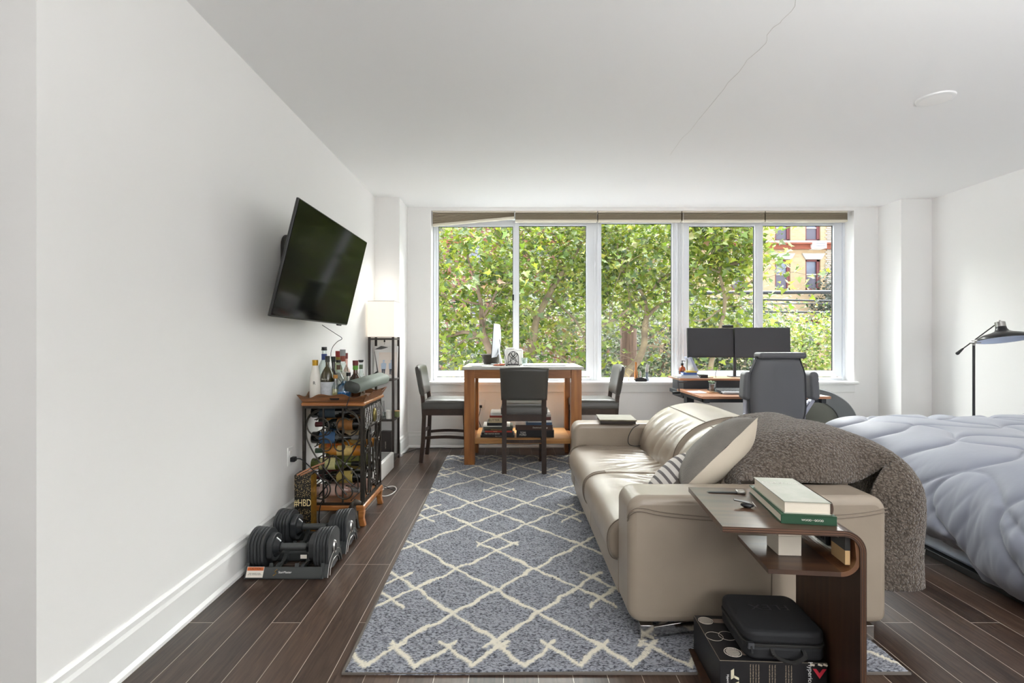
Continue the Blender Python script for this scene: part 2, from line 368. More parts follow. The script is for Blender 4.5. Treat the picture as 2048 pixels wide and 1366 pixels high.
# ------------------------------------------------------------------ outside
def brickm(name, c1, c2, mort, w=.22, h=.075, ms=.008, horiz='X'):
    m = bpy.data.materials.new(name); m.use_nodes = True; n = m.node_tree.nodes; l = m.node_tree.links; b = n['Principled BSDF']
    t = n.new('ShaderNodeTexCoord'); s = n.new('ShaderNodeSeparateXYZ'); c = n.new('ShaderNodeCombineXYZ'); l.new(t.outputs['Object'], s.inputs[0])
    a = n.new('ShaderNodeMath'); a.operation = 'ADD'; l.new(s.outputs['X'], a.inputs[0]); l.new(s.outputs['Y'], a.inputs[1])
    l.new(a.outputs[0], c.inputs['X']); l.new(s.outputs['Z'], c.inputs['Y'])
    k = n.new('ShaderNodeTexBrick'); k.inputs['Scale'].default_value = 1; k.inputs['Brick Width'].default_value = w; k.inputs['Row Height'].default_value = h; k.inputs['Mortar Size'].default_value = ms
    k.inputs['Color1'].default_value = lin(c1); k.inputs['Color2'].default_value = lin(c2); k.inputs['Mortar'].default_value = lin(mort)
    l.new(c.outputs[0], k.inputs['Vector']); l.new(k.outputs['Color'], b.inputs['Base Color']); b.inputs['Roughness'].default_value = .9
    return m
CREAMB = brickm('cream_brick', '#b39a78', '#aa8f6c', '#a3937c')
REDB = brickm('red_brick', '#7c4840', '#6b3a32', '#8f776d')
BROWNB = brickm('brown_brick', '#7a4c3e', '#5d3a30', '#a39a90', .2, .07, .009)
STONE = mat('pale_stone', '#aaa49c', .9, vary=.08, vscale=4)
MAROON = mat('maroon_window_frame', '#6d3636', .6)
RUST = mat('rust_cornice', '#8a4c38', .8, vary=.15, vscale=3)
GLASSD = mat('dark_house_glass', '#565a68', .12, c2='#7d8496', vscale=1.2)
SCREEN = mat('insect_screen', '#5a5560', .5)
struct('wall_street_pier', MB().box(3.815, 4.5, 5.86, 5.95, -.5, 3.2), BROWNB)
struct('street', MB().box(-40, 60, 6, 60, -4.3, -4.1), mat('asphalt', '#77777a', .9, vary=.1))
def house_window(b, x0, x1, z0, z1, Y, fr, split=True, lintel=False):
    m = MB(); f = .07
    m.box(x0, x1, Y - .02, Y + .12, z0, z0 + f); m.box(x0, x1, Y - .02, Y + .12, z1 - f, z1); m.box(x0, x0 + f, Y - .02, Y + .12, z0, z1); m.box(x1 - f * 1.6, x1, Y - .02, Y + .12, z0, z1)
    o = m.build('window', fr, b)
    MB().box(x0 + f, x1 - f, Y + .05, Y + .08, z0 + f, z1 - f).build('pane', GLASSD, o)
    if split:
        zm = z0 + (z1 - z0) * .52
        m = MB(); m.box(x0 + f, x1 - f * 1.6, Y + .0, Y + .06, zm - .03, zm + .02); m.build('sash', STONE, o)
        MB().box(x0 + f, x1 - f * 1.6, Y + .03, Y + .045, z0 + f, zm - .03).build('screen', SCREEN, o)
    return o
YC = 20.0
cream = thing('brick_house', 'cream brick apartment house with maroon windows across the street, seen in the rightmost pane', 'building', (X(1560, YC), YC, -4.1))
wins = []
for px0, px1 in ((1463, 1493), (1550, 1581), (1611, 1641), (1700, 1730)):
    for (py0, py1) in ((452 - 22, 482), (519, 580), (640, 700)):
        wins.append((X(px0, YC), X(px1, YC), Z(py1, YC), Z(py0, YC), py0))
# front wall with holes: strips between the windows
m = MB(); zlo, zhi = -4.1, 6.6; xs = [X(1385, YC)]
for px0, px1 in ((1463, 1493), (1550, 1581), (1611, 1641), (1700, 1730)): xs += [X(px0, YC), X(px1, YC)]
xs.append(X(1900, YC))
for i in range(0, len(xs), 2): m.box(xs[i], xs[i + 1], YC, YC + .25, zlo, zhi)
zz = [zlo, Z(700, YC), Z(640, YC), Z(580, YC), Z(519, YC), Z(482, YC), Z(430, YC), zhi]
for i in range(1, len(xs) - 1, 2):
    for k in range(0, len(zz) - 1, 2): m.box(xs[i], xs[i + 1], YC, YC + .25, zz[k], zz[k + 1])
m.box(xs[0], xs[-1], YC + 1.2, YC + 6, zlo, zhi)
m.build('wall', CREAMB, cream)
for x0, x1, z0, z1, _ in wins: house_window(cream, x0, x1, z0, z1, YC + .08, MAROON)
xa, xb = xs[0], xs[-1]
MB().box(xa, xb, YC - .12, YC, Z(487, YC), Z(482, YC)).build('sill_course', STONE, cream)
m = MB(); m.box(xa, xb, YC - .22, YC, Z(490, YC), Z(487, YC)); m.box(xa, xb, YC - .1, YC, Z(497, YC), Z(490, YC)); m.box(xa, xb, YC - .16, YC, Z(499, YC), Z(497, YC)); m.build('cornice', RUST, cream)
for px0, px1 in ((1463, 1493), (1550, 1581), (1611, 1641), (1700, 1730)):
    MB().prism([(X(px0 - 1, YC), Z(519, YC)), (X(px1 + 1, YC), Z(519, YC)), (X(px1 + 8, YC), Z(507, YC)), (X(px0 - 8, YC), Z(507, YC))], YC - .06, YC).build('lintel', STONE, cream)
m = MB()
for k in range(70): m.box(X(1650 + (k % 2) * 3, YC), X(1672, YC), YC - .035, YC, 1.2 + k * .075, 1.2 + k * .075 + .045)
m.build('brick_quoins', STONE, cream)
ac = thing('air_conditioner', 'white window air conditioner sticking out under the rust cornice of the cream house', 'air conditioner', (X(1629, YC), YC - .25, Z(500, YC)))
MB().box(X(1618, YC), X(1641, YC), YC - .4, YC + .0, Z(500, YC), Z(487, YC)).build('casing', WHITE, ac, bevel=.01)
m = MB()
for k in range(7): m.box(X(1620, YC), X(1639, YC), YC - .41, YC - .395, Z(499, YC) + k * .033, Z(499, YC) + k * .033 + .016)
m.build('grille', SCREEN, ac)
YRd = 24.0
red = thing('red_brick_house', 'red brick row house behind the trees, seen in the leftmost pane', 'building', (X(980, YRd), YRd, -4.1))
m = MB(); rw = []
cols = [(770, 800), (838, 866), (938, 966), (1006, 1026), (1062, 1090), (1130, 1160)]
xs = [X(700, YRd)]
for a, b in cols: xs += [X(a, YRd), X(b, YRd)]
xs.append(X(1190, YRd))
for i in range(0, len(xs), 2): m.box(xs[i], xs[i + 1], YRd, YRd + .3, zlo, 7.6)
zz = [zlo, Z(740, YRd), Z(690, YRd), Z(650, YRd), Z(590, YRd), Z(540, YRd), Z(490, YRd), Z(440, YRd), Z(395, YRd), 7.6]
for i in range(1, len(xs) - 1, 2):
    for k in range(0, len(zz) - 1, 2): m.box(xs[i], xs[i + 1], YRd, YRd + .3, zz[k], zz[k + 1])
m.box(xs[0], xs[-1], YRd + 1.2, YRd + 6, zlo, 7.6)
m.build('wall', REDB, red)
for a, b in cols:
    for k in (1, 3, 5, 7): house_window(red, X(a, YRd), X(b, YRd), zz[k], zz[k + 1], YRd + .08, STONE)
MB().box(xs[0], xs[-1], YRd - .3, YRd, Z(735, YRd), Z(722, YRd)).build('porch_roof', mat('mauve_porch', '#9a6f73', .8), red)
MB().box(xs[0], xs[-1], YRd - .2, YRd, Z(488, YRd), Z(482, YRd)).build('brick_band', RUST, red)
mid = thing('pale_house', 'pale rendered house mostly hidden behind the leaves in the middle panes', 'building', (X(1290, 27), 27, -4.1))
m = MB(); m.box(X(1175, 27), X(1405, 27), 27, 33, -4.1, 7.9); m.build('wall', mat('pale_render', '#8f908c', .9, vary=.06), mid)
for a in (1200, 1250, 1310, 1360):
    for p0, p1 in ((445, 490), (530, 580), (620, 665)): house_window(mid, X(a, 27), X(a + 22, 27), Z(p1, 27), Z(p0, 27), 26.95, STONE)

# leaves
def leafmat(name, base, trans=.42):
    m = bpy.data.materials.new(name); m.use_nodes = True; n = m.node_tree.nodes; l = m.node_tree.links; n.clear()
    o = n.new('ShaderNodeOutputMaterial'); a = n.new('ShaderNodeAttribute'); a.attribute_name = 'leafcol'
    d = n.new('ShaderNodeBsdfDiffuse'); t = n.new('ShaderNodeBsdfTranslucent'); x = n.new('ShaderNodeMixShader'); x.inputs[0].default_value = trans
    l.new(a.outputs['Color'], d.inputs[0]); l.new(a.outputs['Color'], t.inputs[0]); l.new(d.outputs[0], x.inputs[1]); l.new(t.outputs[0], x.inputs[2])
    g = n.new('ShaderNodeBsdfGlossy'); g.inputs['Roughness'].default_value = .45; x2 = n.new('ShaderNodeMixShader'); x2.inputs[0].default_value = .06
    l.new(x.outputs[0], x2.inputs[1]); l.new(g.outputs[0], x2.inputs[2]); l.new(x2.outputs[0], o.inputs[0]); return m
LEAF = leafmat('broad_leaf', None)
def leaves(name, P, size, pal, parent, lobed=True, kind=None, sd=1, flat=.6):
    """P: n x 3 positions; one mesh of individual folded leaf blades"""
    g = np.random.default_rng(sd); n = len(P)
    if lobed:
        ang = np.radians([-90, -55, -20, 5, 35, 62, 90, 118, 145, 175, 200, 235]); rad = np.array([.12, .62, .42, .98, .55, .8, .5, 1.05, .5, .8, .55, .98])
        ang = np.radians([-90, -50, -25, 5, 30, 60, 90, 120, 150, 175, 205, 230]); rad = np.array([.15, .6, .45, .95, .5, .62, 1.1, .62, .5, .95, .45, .6])
    else:
        ang = np.radians([-90, -20, 30, 90, 150, 200]); rad = np.array([.9, .5, .5, 1.0, .5, .5])
    k = len(ang)
    L = np.zeros((k + 1, 3)); L[1:, 0] = rad * np.cos(ang); L[1:, 1] = rad * np.sin(ang); L[1:, 2] = np.abs(L[1:, 0]) * .28 - .1 * L[1:, 1] ** 2
    s = size * .66 * g.uniform(.5, 1.2, n)
    nrm = g.normal(size=(n, 3)); nrm[:, 2] = np.abs(nrm[:, 2]) + flat; nrm[:, 1] -= .5; nrm /= np.linalg.norm(nrm, axis=1)[:, None]
    t = g.normal(size=(n, 3)); t[:, 2] -= .5; t -= nrm * (t * nrm).sum(1)[:, None]; t /= np.linalg.norm(t, axis=1)[:, None]; u = np.cross(t, nrm)
    V = P[:, None, :] + s[:, None, None] * (L[None, :, 0:1] * u[:, None, :] + L[None, :, 1:2] * t[:, None, :] + L[None, :, 2:3] * nrm[:, None, :])
    V = V.reshape(-1, 3)
    tri = np.array([(0, i + 1, (i + 1) % k + 1) for i in range(k)])
    F = (tri[None] + (np.arange(n) * (k + 1))[:, None, None]).reshape(-1, 3)
    me = bpy.data.meshes.new(name); me.vertices.add(len(V)); me.loops.add(F.size); me.polygons.add(len(F))
    off = BASE.get(parent.name, Vector((0, 0, 0)))
    me.vertices.foreach_set('co', (V - np.array(off)).astype(np.float32).ravel()); me.loops.foreach_set('vertex_index', F.astype(np.int32).ravel())
    me.polygons.foreach_set('loop_start', (np.arange(len(F)) * 3).astype(np.int32)); me.polygons.foreach_set('loop_total', np.full(len(F), 3, np.int32)); me.update()
    pc = np.array([lin(c) for c, _ in pal]); pw = np.array([q for _, q in pal], float); ci = g.choice(len(pal), n, p=pw / pw.sum())
    C = pc[ci] * LEAFK * g.uniform(.6, 1.25, (n, 1)); C[:, 3] = 1; C = np.clip(C, 0, 1)
    at = me.color_attributes.new('leafcol', 'FLOAT_COLOR', 'POINT'); at.data.foreach_set('color', np.repeat(C, k + 1, axis=0).astype(np.float32).ravel())
    me.materials.append(LEAF); o = bpy.data.objects.new(name, me); col.objects.link(o); o.parent = parent
    if kind: o['kind'] = kind
    return o
PAL = [('#b4cb3f', 5), ('#cbdb50', 4.5), ('#93b534', 4), ('#6a8c2f', 2.6), ('#e2dc62', 1.5), ('#8f9f62', .8), ('#c08a3d', .12)]
PALG = [('#8fa070', 4), ('#a9b878', 3), ('#74885a', 4), ('#596b46', 2), ('#b9bd8d', 1.5), ('#9a8a78', 1)]
PALR = [('#a86a4c', 4), ('#c08a66', 2), ('#9ab04a', 3), ('#8a4a3a', 1)]
BARK = mat('tree_bark', '#8b7b60', .9, c2='#5f5144', vscale=5, bump=.6, bscale=25, dist=.01)
BARKD = mat('dark_bark', '#5b4a3e', .9, c2='#7c6a58', vscale=5, bump=.6, bscale=25, dist=.01)
def limb(mb, pts, Y, jit=0):    # pts: (px,py,width px[,dY])
    P = []; Rr = []
    for q in pts:
        y = Y + (q[3] if len(q) > 3 else 0); P.append((X(q[0], y), y, Z(q[1], y))); Rr.append(q[2] / 2 * y / 1000)
    # smooth
    PP = []; RR = []
    for i in range(len(P) - 1):
        for k in range(4):
            t = k / 4; p0 = Vector(P[max(i - 1, 0)]); p1 = Vector(P[i]); p2 = Vector(P[i + 1]); p3 = Vector(P[min(i + 2, len(P) - 1)])
            PP.append(.5 * ((2 * p1) + (-p0 + p2) * t + (2 * p0 - 5 * p1 + 4 * p2 - p3) * t * t + (-p0 + 3 * p1 - 3 * p2 + p3) * t ** 3)); RR.append(Rr[i] + (Rr[i + 1] - Rr[i]) * t)
    PP.append(Vector(P[-1])); RR.append(Rr[-1])
    mb.tube(PP, RR, 8)
    return PP
def twigs(mb, P, n, L, sd, r=.008):
    g = random.Random(sd); out = []
    for _ in range(n):
        p = Vector(g.choice(P)); d = Vector((g.uniform(-1, 1), g.uniform(-.5, .5), g.uniform(-.4, 1))).normalized(); q = [p]
        for k in range(5): d = (d + Vector((g.uniform(-.35, .35), g.uniform(-.3, .3), g.uniform(-.3, .25)))).normalized(); q.append(q[-1] + d * L / 5)
        mb.tube(q, [r, r * .8, r * .65, r * .5, r * .35, r * .2], 5); out += q[2:]
    return out
LEAFK = .40
def cloud(n, boxes, sd, tw=None):
    g = np.random.default_rng(sd); out = []
    tot = sum(b[6] for b in boxes)
    for b in boxes:
        k = int(n * b[6] / tot)
        c = np.stack([g.uniform(b[0], b[1], k // 9 + 1), g.uniform(b[2], b[3], k // 9 + 1), g.uniform(b[4], b[5], k // 9 + 1)], 1)
        i = g.integers(0, len(c), k); out.append(c[i] + g.normal(size=(k, 3)) * np.array([.2, .22, .15]))
    return np.concatenate(out)
def pxbox(a, b, c, d, y0, y1, w):   # screen range to a block of air at that depth
    ym = (y0 + y1) / 2; return (X(a, ym), X(b, ym), y0, y1, Z(d, ym), Z(c, ym), w)
# street tree at the left
def street_tree(label, base, limbs, Y, boxes, n, size, pal, sd, bark=BARK, ntw=26, tl=1.2, trunk=None):
    t = thing('street_tree', label, 'tree', (X(base[0], Y), Y, -4.1), group='leafy street trees outside the windows')
    m = MB(); pts = []
    for L_ in limbs: pts += limb(m, L_, Y)
    x, y, z = pts[0]; m.tube([(X(base[0], Y), Y, -4.1), (X(base[0], Y) * .6 + x * .4, Y, (z - 4.1) / 2), (x, y, z)], [.2, .14, limbs[0][0][2] / 2 * Y / 1000], 10)
    m.build('trunk', bark, t, smooth=True)
    m = MB(); tw = twigs(m, pts, ntw, tl, sd); tw += twigs(m, tw, ntw * 2, .6, sd + 5, .004); m.build('twigs', BARKD, t)
    P = cloud(int(n * .8), boxes, sd)
    T = np.array([tuple(p) for p in tw]); g = np.random.default_rng(sd + 9); T = T[g.integers(0, len(T), int(n * .2))] + g.normal(size=(int(n * .2), 3)) * .12
    # only where the leaf mass is
    P = np.concatenate([P, T]) if T.size else P
    leaves('foliage', P, size, pal, t, sd=sd)
    return t
street_tree('lime green plane tree in the leftmost pane, with a dark forking limb', (1000, 0),
    [[(1010, 800, 24), (985, 715, 16), (968, 672, 13), (963, 640, 10), (962, 607, 9), (950, 560, 5), (930, 500, 3)], [(968, 672, 10), (930, 664, 7), (895, 672, 6), (860, 660, 3)], [(963, 640, 7), (985, 600, 5), (1010, 540, 4), (1015, 480, 2)],
     [(966, 672, 5), (930, 680, 4), (900, 700, 3), (850, 720, 2)], [(962, 610, 5), (920, 600, 4), (880, 590, 2)]], 8.2,
    [pxbox(760, 1045, 415, 560, 7.6, 9.3, 3), pxbox(760, 930, 550, 740, 7.8, 9.4, 1.9), pxbox(930, 1045, 550, 730, 8.4, 9.6, 1.1), pxbox(760, 1050, 395, 420, 7.8, 9.3, .3)], 5600, .125, PAL, 11, BARKD)
street_tree('lime green plane tree in the second pane, its pale trunk leaning up to the right', (1030, 0),
    [[(1045, 790, 20), (1055, 735, 17), (1066, 680, 15), (1073, 640, 13), (1092, 600, 12), (1115, 560, 10), (1125, 545, 9), (1150, 510, 6), (1165, 480, 5), (1175, 440, 3)], [(1073, 640, 7), (1050, 610, 5), (1030, 600, 3)], [(1098, 592, 5), (1120, 612, 4), (1150, 640, 4), (1172, 680, 3)],
     [(1120, 552, 5), (1085, 540, 3), (1050, 500, 2), (1045, 460, 2)], [(1150, 510, 4), (1120, 490, 3), (1080, 460, 2)], [(1066, 685, 6), (1100, 700, 4), (1150, 730, 3)]], 9.0,
    [pxbox(1020, 1200, 415, 600, 8.6, 10.4, 3.2), pxbox(1020, 1190, 600, 680, 9.4, 10.6, .7), pxbox(1000, 1210, 395, 420, 8.6, 10.2, .3)], 5200, .115, PAL, 23)
street_tree('lime green plane tree filling the middle pane, pale limb curving up past the utility pole', (1225, 0),
    [[(1225, 800, 20), (1250, 752, 17), (1275, 722, 15), (1288, 690, 13), (1290, 650, 12), (1296, 632, 9), (1320, 610, 6), (1350, 600, 4)], [(1290, 650, 8), (1292, 610, 7), (1280, 580, 6), (1250, 550, 5), (1235, 500, 4), (1245, 450, 2)], [(1292, 600, 5), (1320, 560, 4), (1345, 545, 3)],
     [(1290, 690, 4), (1320, 695, 3), (1350, 720, 2)], [(1205, 650, 6), (1235, 635, 5), (1260, 615, 4)], [(1292, 655, 4), (1320, 665, 3), (1350, 690, 2)]], 8.6,
    [pxbox(1195, 1370, 415, 590, 8.2, 10, 3.2), pxbox(1195, 1370, 590, 640, 9.4, 10.5, .8), pxbox(1190, 1380, 395, 420, 8.2, 10, .3)], 5200, .115, PAL, 37)
street_tree('lime green plane tree above and behind the two monitors', (1420, 0),
    [[(1425, 800, 14), (1420, 740, 11), (1440, 660, 9), (1450, 600, 7), (1440, 540, 6), (1460, 480, 4), (1480, 440, 3)], [(1450, 600, 5), (1470, 585, 4), (1495, 570, 2)], [(1440, 545, 4), (1410, 535, 4), (1385, 540, 2)], [(1455, 500, 4), (1420, 480, 3), (1390, 470, 2)],
     [(1440, 530, 4), (1475, 527, 4), (1500, 515, 2)], [(1440, 620, 5), (1410, 640, 3), (1385, 640, 2)]], 8.0,
    [pxbox(1375, 1490, 415, 560, 7.6, 8.8, 2.7), pxbox(1375, 1510, 590, 690, 7.7, 8.8, 1.0), pxbox(1498, 1520, 440, 600, 7.6, 8.2, .08), pxbox(1370, 1520, 395, 420, 7.6, 8.8, .3)], 3000, .12, PAL, 41, tl=.6)
# bushes and thickets further off
def thicket(name, label, boxes, n, size, pal, sd, stems, Y, cat='shrub', lobed=False):
    t = thing(name, label, cat, (X((stems[0][0][0]), Y), Y, -4.1))
    m = MB(); pts = []
    for L_ in stems: pts += limb(m, L_, Y)
    x, y, z = pts[0]; m.tube([(x, y, -4.1), (x, y, z)], [.1, stems[0][0][2] / 2 * Y / 1000], 8)
    m.build('stems', BARKD, t, smooth=True)
    leaves('foliage', cloud(n, boxes, sd), size, pal, t, lobed=lobed, sd=sd); return t
thicket('dense_shrub', 'dense grey green shrubbery low in the leftmost panes', [pxbox(800, 1040, 640, 800, 12, 14, 2)], 5200, .12, PALG, 51, [[(930, 800, 10), (925, 700, 6), (935, 640, 3)], [(990, 790, 8), (985, 700, 5)]], 13)
thicket('rust_leaved_shrub', 'shrub with rust brown dying leaves behind the leaning pale trunk', [pxbox(1030, 1090, 615, 700, 10.8, 12, 2), pxbox(1085, 1165, 650, 720, 10.8, 12, 1.3)], 1500, .1, PALR, 52, [[(1130, 790, 10), (1125, 700, 9), (1120, 670, 8), (1105, 640, 5)], [(1140, 730, 10), (1165, 700, 9), (1190, 680, 6)]], 11.2)
thicket('dense_shrub', 'dense grey green shrubbery behind the utility pole, low in the middle panes', [pxbox(1030, 1380, 600, 800, 13, 15.5, 2)], 11000, .12, PALG, 53, [[(1180, 800, 10), (1190, 700, 6), (1170, 640, 3)], [(1320, 790, 8), (1330, 690, 5), (1345, 660, 3)]], 14)
thicket('dense_shrub', 'tall grey green shrubs under the cables behind the two monitors', [pxbox(1375, 1560, 610, 800, 13, 15, 2)], 7500, .12, PALG, 54, [[(1460, 800, 10), (1470, 700, 7), (1450, 640, 3)], [(1520, 790, 8), (1530, 690, 5), (1545, 620, 3)]], 14)
thicket('young_tree', 'bushy yellow green young tree below the cream house in the rightmost pane', [pxbox(1540, 1600, 640, 760, 10.5, 12, 1.2), pxbox(1590, 1690, 640, 790, 10.5, 12, 2.2), pxbox(1680, 1760, 600, 800, 10.5, 12, 1)], 4200, .09, PAL, 55, [[(1600, 800, 12), (1610, 720, 8), (1600, 660, 5), (1590, 620, 3)], [(1640, 790, 8), (1630, 700, 5), (1650, 640, 3)]], 11.5, 'tree', True)
thicket('climbing_ivy', 'grey green ivy climbing the corner of the cream house', [pxbox(1640, 1672, 560, 640, 18.6, 19.6, 2), pxbox(1650, 1668, 535, 560, 18.6, 19.4, .3), pxbox(1655, 1760, 590, 640, 18.6, 19.6, 2)], 1500, .12, [('#6c7c66', 3), ('#8b9a84', 2), ('#4d5a4b', 2), ('#aeb8a4', 1)], 56, [[(1655, 780, 6), (1655, 640, 4), (1652, 560, 2)]], 19.2)
thicket('tall_tree', 'tall green tree crown far behind, filling the gap over the pale house', [pxbox(1150, 1360, 340, 640, 19, 23, 3)], 4200, .2, PAL[:4] + PALG[:2], 57, [[(1290, 760, 14), (1300, 600, 10), (1280, 480, 6), (1300, 400, 3)], [(1300, 600, 7), (1325, 540, 5), (1345, 470, 3)]], 21, 'tree')
# utility pole and cables
t = thing('utility_pole', 'brown wooden utility pole behind the middle pane', 'utility pole', (X(1258, 12), 12, -4.1))
m = MB(); m.tube([(X(1259, 12), 12, -4.1), (X(1257, 12), 12, 1), (X(1254, 12), 12, 6)], [.21, .195, .17], 18)
m.build('shaft', mat('pole_wood', '#6b5444', .9, c2='#4a382e', vscale=3, stretch=(14, 14, .6), bump=.5, bscale=10), t, smooth=True)
m = MB()
for k in range(9): m.tube([(X(1240, 11.7) - .1 * k / 9, 11.75, Z(632 - k, 11.7)), (X(1262, 11.7), 11.6, Z(640 + k * 1.6, 11.7)), (X(1273, 11.7), 11.7, Z(620 + k, 11.7)), (X(1274, 11.7), 11.75, Z(600, 11.7))], .011, 5)
m.build('cable_coil', BLACK, t)
CAB = mat('black_cable', '#2b2b2e', .6)
for i, (l0, l1, r, lab) in enumerate([(584, 583, .045, 'thick bundled black cable across the street, topmost'), (594, 601, .022, 'thin cable just under the thick bundled one'), (606, 606, .012, 'thin cable at the height of the shrub tops'), (619, 624, .022, 'lowest black cable, in front of the yellow green tree')]):
    Yw = 12.6; m = MB(); P = []
    for k in range(21):
        px = 700 + k * 55; P.append((X(px, Yw), Yw, Z(l0 + (l1 - l0) * max(0, (px - 1378)) / 290 + (0 if px > 1378 else (1378 - px) * .02), Yw) - .03 * math.sin(k / 20 * math.pi)))
    m.tube(P, r, 8); solo('overhead_cable', m, CAB, lab, 'cable', group='cables strung over the street', smooth=True)
# ------------------------------------------------------------------ rug
def rug():
    x0, x1, y0, y1 = -.61, 1.45, 1.813, 5.19
    nx, ny = 330, 540
    gx, gy = np.meshgrid(np.linspace(x0, x1, nx + 1), np.linspace(y0, y1, ny + 1)); gx = gx.ravel(); gy = gy.ravel()
    g = np.random.default_rng(3)
    # gentle wander of the woven lines
    wx = .006 * np.sin(gy * 31 + gx * 17) + .004 * np.sin(gx * 53 - gy * 23); wy = .006 * np.sin(gx * 37 + 1.3) + .004 * np.sin(gy * 61 + gx * 29)
    u = gx + .06 + wx; y = gy + wy; K = 1.083; P = 1.05; hw = .0098
    d = np.full(u.shape, 9.0); ck = 1 / math.sqrt(1 + K * K)
    def per(v, c): return np.abs((v - c + P / 2) % P - P / 2) * ck
    for sgn in (1, -1):
        v = y - sgn * K * u
        d = np.minimum(d, per(v, 2.40))
        # short offset lines making the little diamonds
        for off, lo, hi in ((-.085, -1.13, .25), (.12, -.25, 1.13)):
            # position along the line measured in half periods from a diamond centre on u=0
            c0 = 2.925 + off
            dd = per(v, c0); uu = sgn * u / .485
            k = np.mod(uu - lo, 2.0) + lo
            ok = (k <= hi)
            d = np.where(ok, np.minimum(d, dd), d)
    inner = (gy > 1.955) & (gy < 5.045)
    d = np.where(inner, d, 9.0)
    def zig(yy, edge, sg):
        t = ((u - .012) / .2) % 1.0; tri = np.abs(t - .5) * 2      # 1 at the crests
        zc = edge + sg * (.03 + .116 * tri); e = np.abs(yy - zc) * .65
        m = (sg * (yy - edge) > .0) & (sg * (yy - edge) < .19)
        # crossing tips above every crest
        tt = (t + .5) % 1.0 - .5; dist = np.abs(sg * (yy - edge) - .146 - np.abs(tt) * .2 * 1.1) * .7
        tip = (np.abs(tt * .2) < .035) & (sg * (yy - edge) > .14)
        e = np.where(tip, np.minimum(e, dist), e)
        return np.where(m, e, 9.0)
    d = np.minimum(d, zig(gy, y0, 1)); d = np.minimum(d, zig(gy, y1, -1))
    nz = g.normal(size=d.shape) * .0018
    pat = np.clip((hw + nz - d) / .004 + .5, 0, 1)
    zz = .013 + .0016 * g.normal(size=d.shape) + .002 * np.sin(gx * 9 + 2 * np.sin(gy * 5)) * np.sin(gy * 41 + 3 * np.sin(gx * 6)) + .0015 * pat
    edge = np.minimum(np.minimum(gx - x0, x1 - gx), np.minimum(gy - y0, y1 - gy))
    zz = np.where(edge < .001, .002, np.where(edge < .008, zz * .8, zz))
    sk = -.053 / 3.38       # the rug lies a touch askew
    V = np.stack([gx + sk * (gy - y0) + .004 * np.sin(gy * 4), gy + .004 * np.sin(gx * 5), zz], 1)
    idx = np.arange((nx + 1) * (ny + 1)).reshape(ny + 1, nx + 1)
    F = np.stack([idx[:-1, :-1], idx[:-1, 1:], idx[1:, 1:], idx[1:, :-1]], -1).reshape(-1, 4)
    me = bpy.data.meshes.new('rug_pile'); base = np.array([.42, 3.5, 0]); V = V - base
    me.vertices.add(len(V)); me.loops.add(F.size); me.polygons.add(len(F)); me.vertices.foreach_set('co', V.astype(np.float32).ravel())
    me.loops.foreach_set('vertex_index', F.astype(np.int32).ravel()); me.polygons.foreach_set('loop_start', (np.arange(len(F)) * 4).astype(np.int32)); me.polygons.foreach_set('loop_total', np.full(len(F), 4, np.int32)); me.update()
    at = me.attributes.new('woven_line', 'FLOAT', 'POINT'); at.data.foreach_set('value', pat.astype(np.float32))
    m = bpy.data.materials.new('rug_wool'); m.use_nodes = True; n = m.node_tree.nodes; l = m.node_tree.links; b = n['Principled BSDF']
    a = n.new('ShaderNodeAttribute'); a.attribute_name = 'woven_line'; t = n.new('ShaderNodeTexCoord')
    z = n.new('ShaderNodeTexNoise'); z.inputs['Scale'].default_value = 70; z.inputs['Detail'].default_value = 3; mp = n.new('ShaderNodeMapping'); mp.inputs['Scale'].default_value = (1, 2.3, 1); l.new(t.outputs['Object'], mp.inputs[0]); l.new(mp.outputs[0], z.inputs['Vector'])
    z3 = n.new('ShaderNodeTexNoise'); z3.inputs['Scale'].default_value = 26; z3.inputs['Detail'].default_value = 3; l.new(mp.outputs[0], z3.inputs['Vector'])
    r = n.new('ShaderNodeValToRGB'); r.color_ramp.elements[0].position = .4; r.color_ramp.elements[0].color = lin('#3d4048'); r.color_ramp.elements[1].position = .56; r.color_ramp.elements[1].color = lin('#9a9da6')
    av = n.new('ShaderNodeMix'); av.data_type = 'FLOAT'; av.inputs[0].default_value = .25; l.new(z.outputs['Fac'], av.inputs[2]); l.new(z3.outputs['Fac'], av.inputs[3]); l.new(av.outputs[0], r.inputs[0])
    x = n.new('ShaderNodeMix'); x.data_type = 'RGBA'; l.new(a.outputs['Fac'], x.inputs[0]); l.new(r.outputs[0], x.inputs[6]); x.inputs[7].default_value = lin('#e2dcca'); l.new(x.outputs[2], b.inputs['Base Color'])
    b.inputs['Roughness'].default_value = .95; b.inputs['Specular IOR Level'].default_value = .1; b.inputs['Sheen Weight'].default_value = .25
    bp = n.new('ShaderNodeBump'); bp.inputs['Strength'].default_value = 1; bp.inputs['Distance'].default_value = .012; l.new(av.outputs[0], bp.inputs['Height']); l.new(bp.outputs[0], b.inputs['Normal'])
    me.materials.append(m); me.shade_smooth()
    t = thing('area_rug', 'grey wool area rug with cream diamond lattice lines under the table and sofa', 'rug', (.42, 3.5, 0))
    o = bpy.data.objects.new('pile', me); col.objects.link(o); o.parent = t
    q = MB(); q.add([(x0 - .002, y0 - .002, .001), (x1 + .002, y0 - .002, .001), (x1 - .053, y1 + .002, .001), (x0 - .055, y1 + .002, .001), (x0 - .002, y0 - .002, .008), (x1 + .002, y0 - .002, .008), (x1 - .053, y1 + .002, .008), (x0 - .055, y1 + .002, .008)],
          [(3, 2, 1, 0), (4, 5, 6, 7), (0, 1, 5, 4), (1, 2, 6, 5), (2, 3, 7, 6), (3, 0, 4, 7)])
    q.build('binding', mat('rug_binding', '#6c6660', .9), t)
rug()

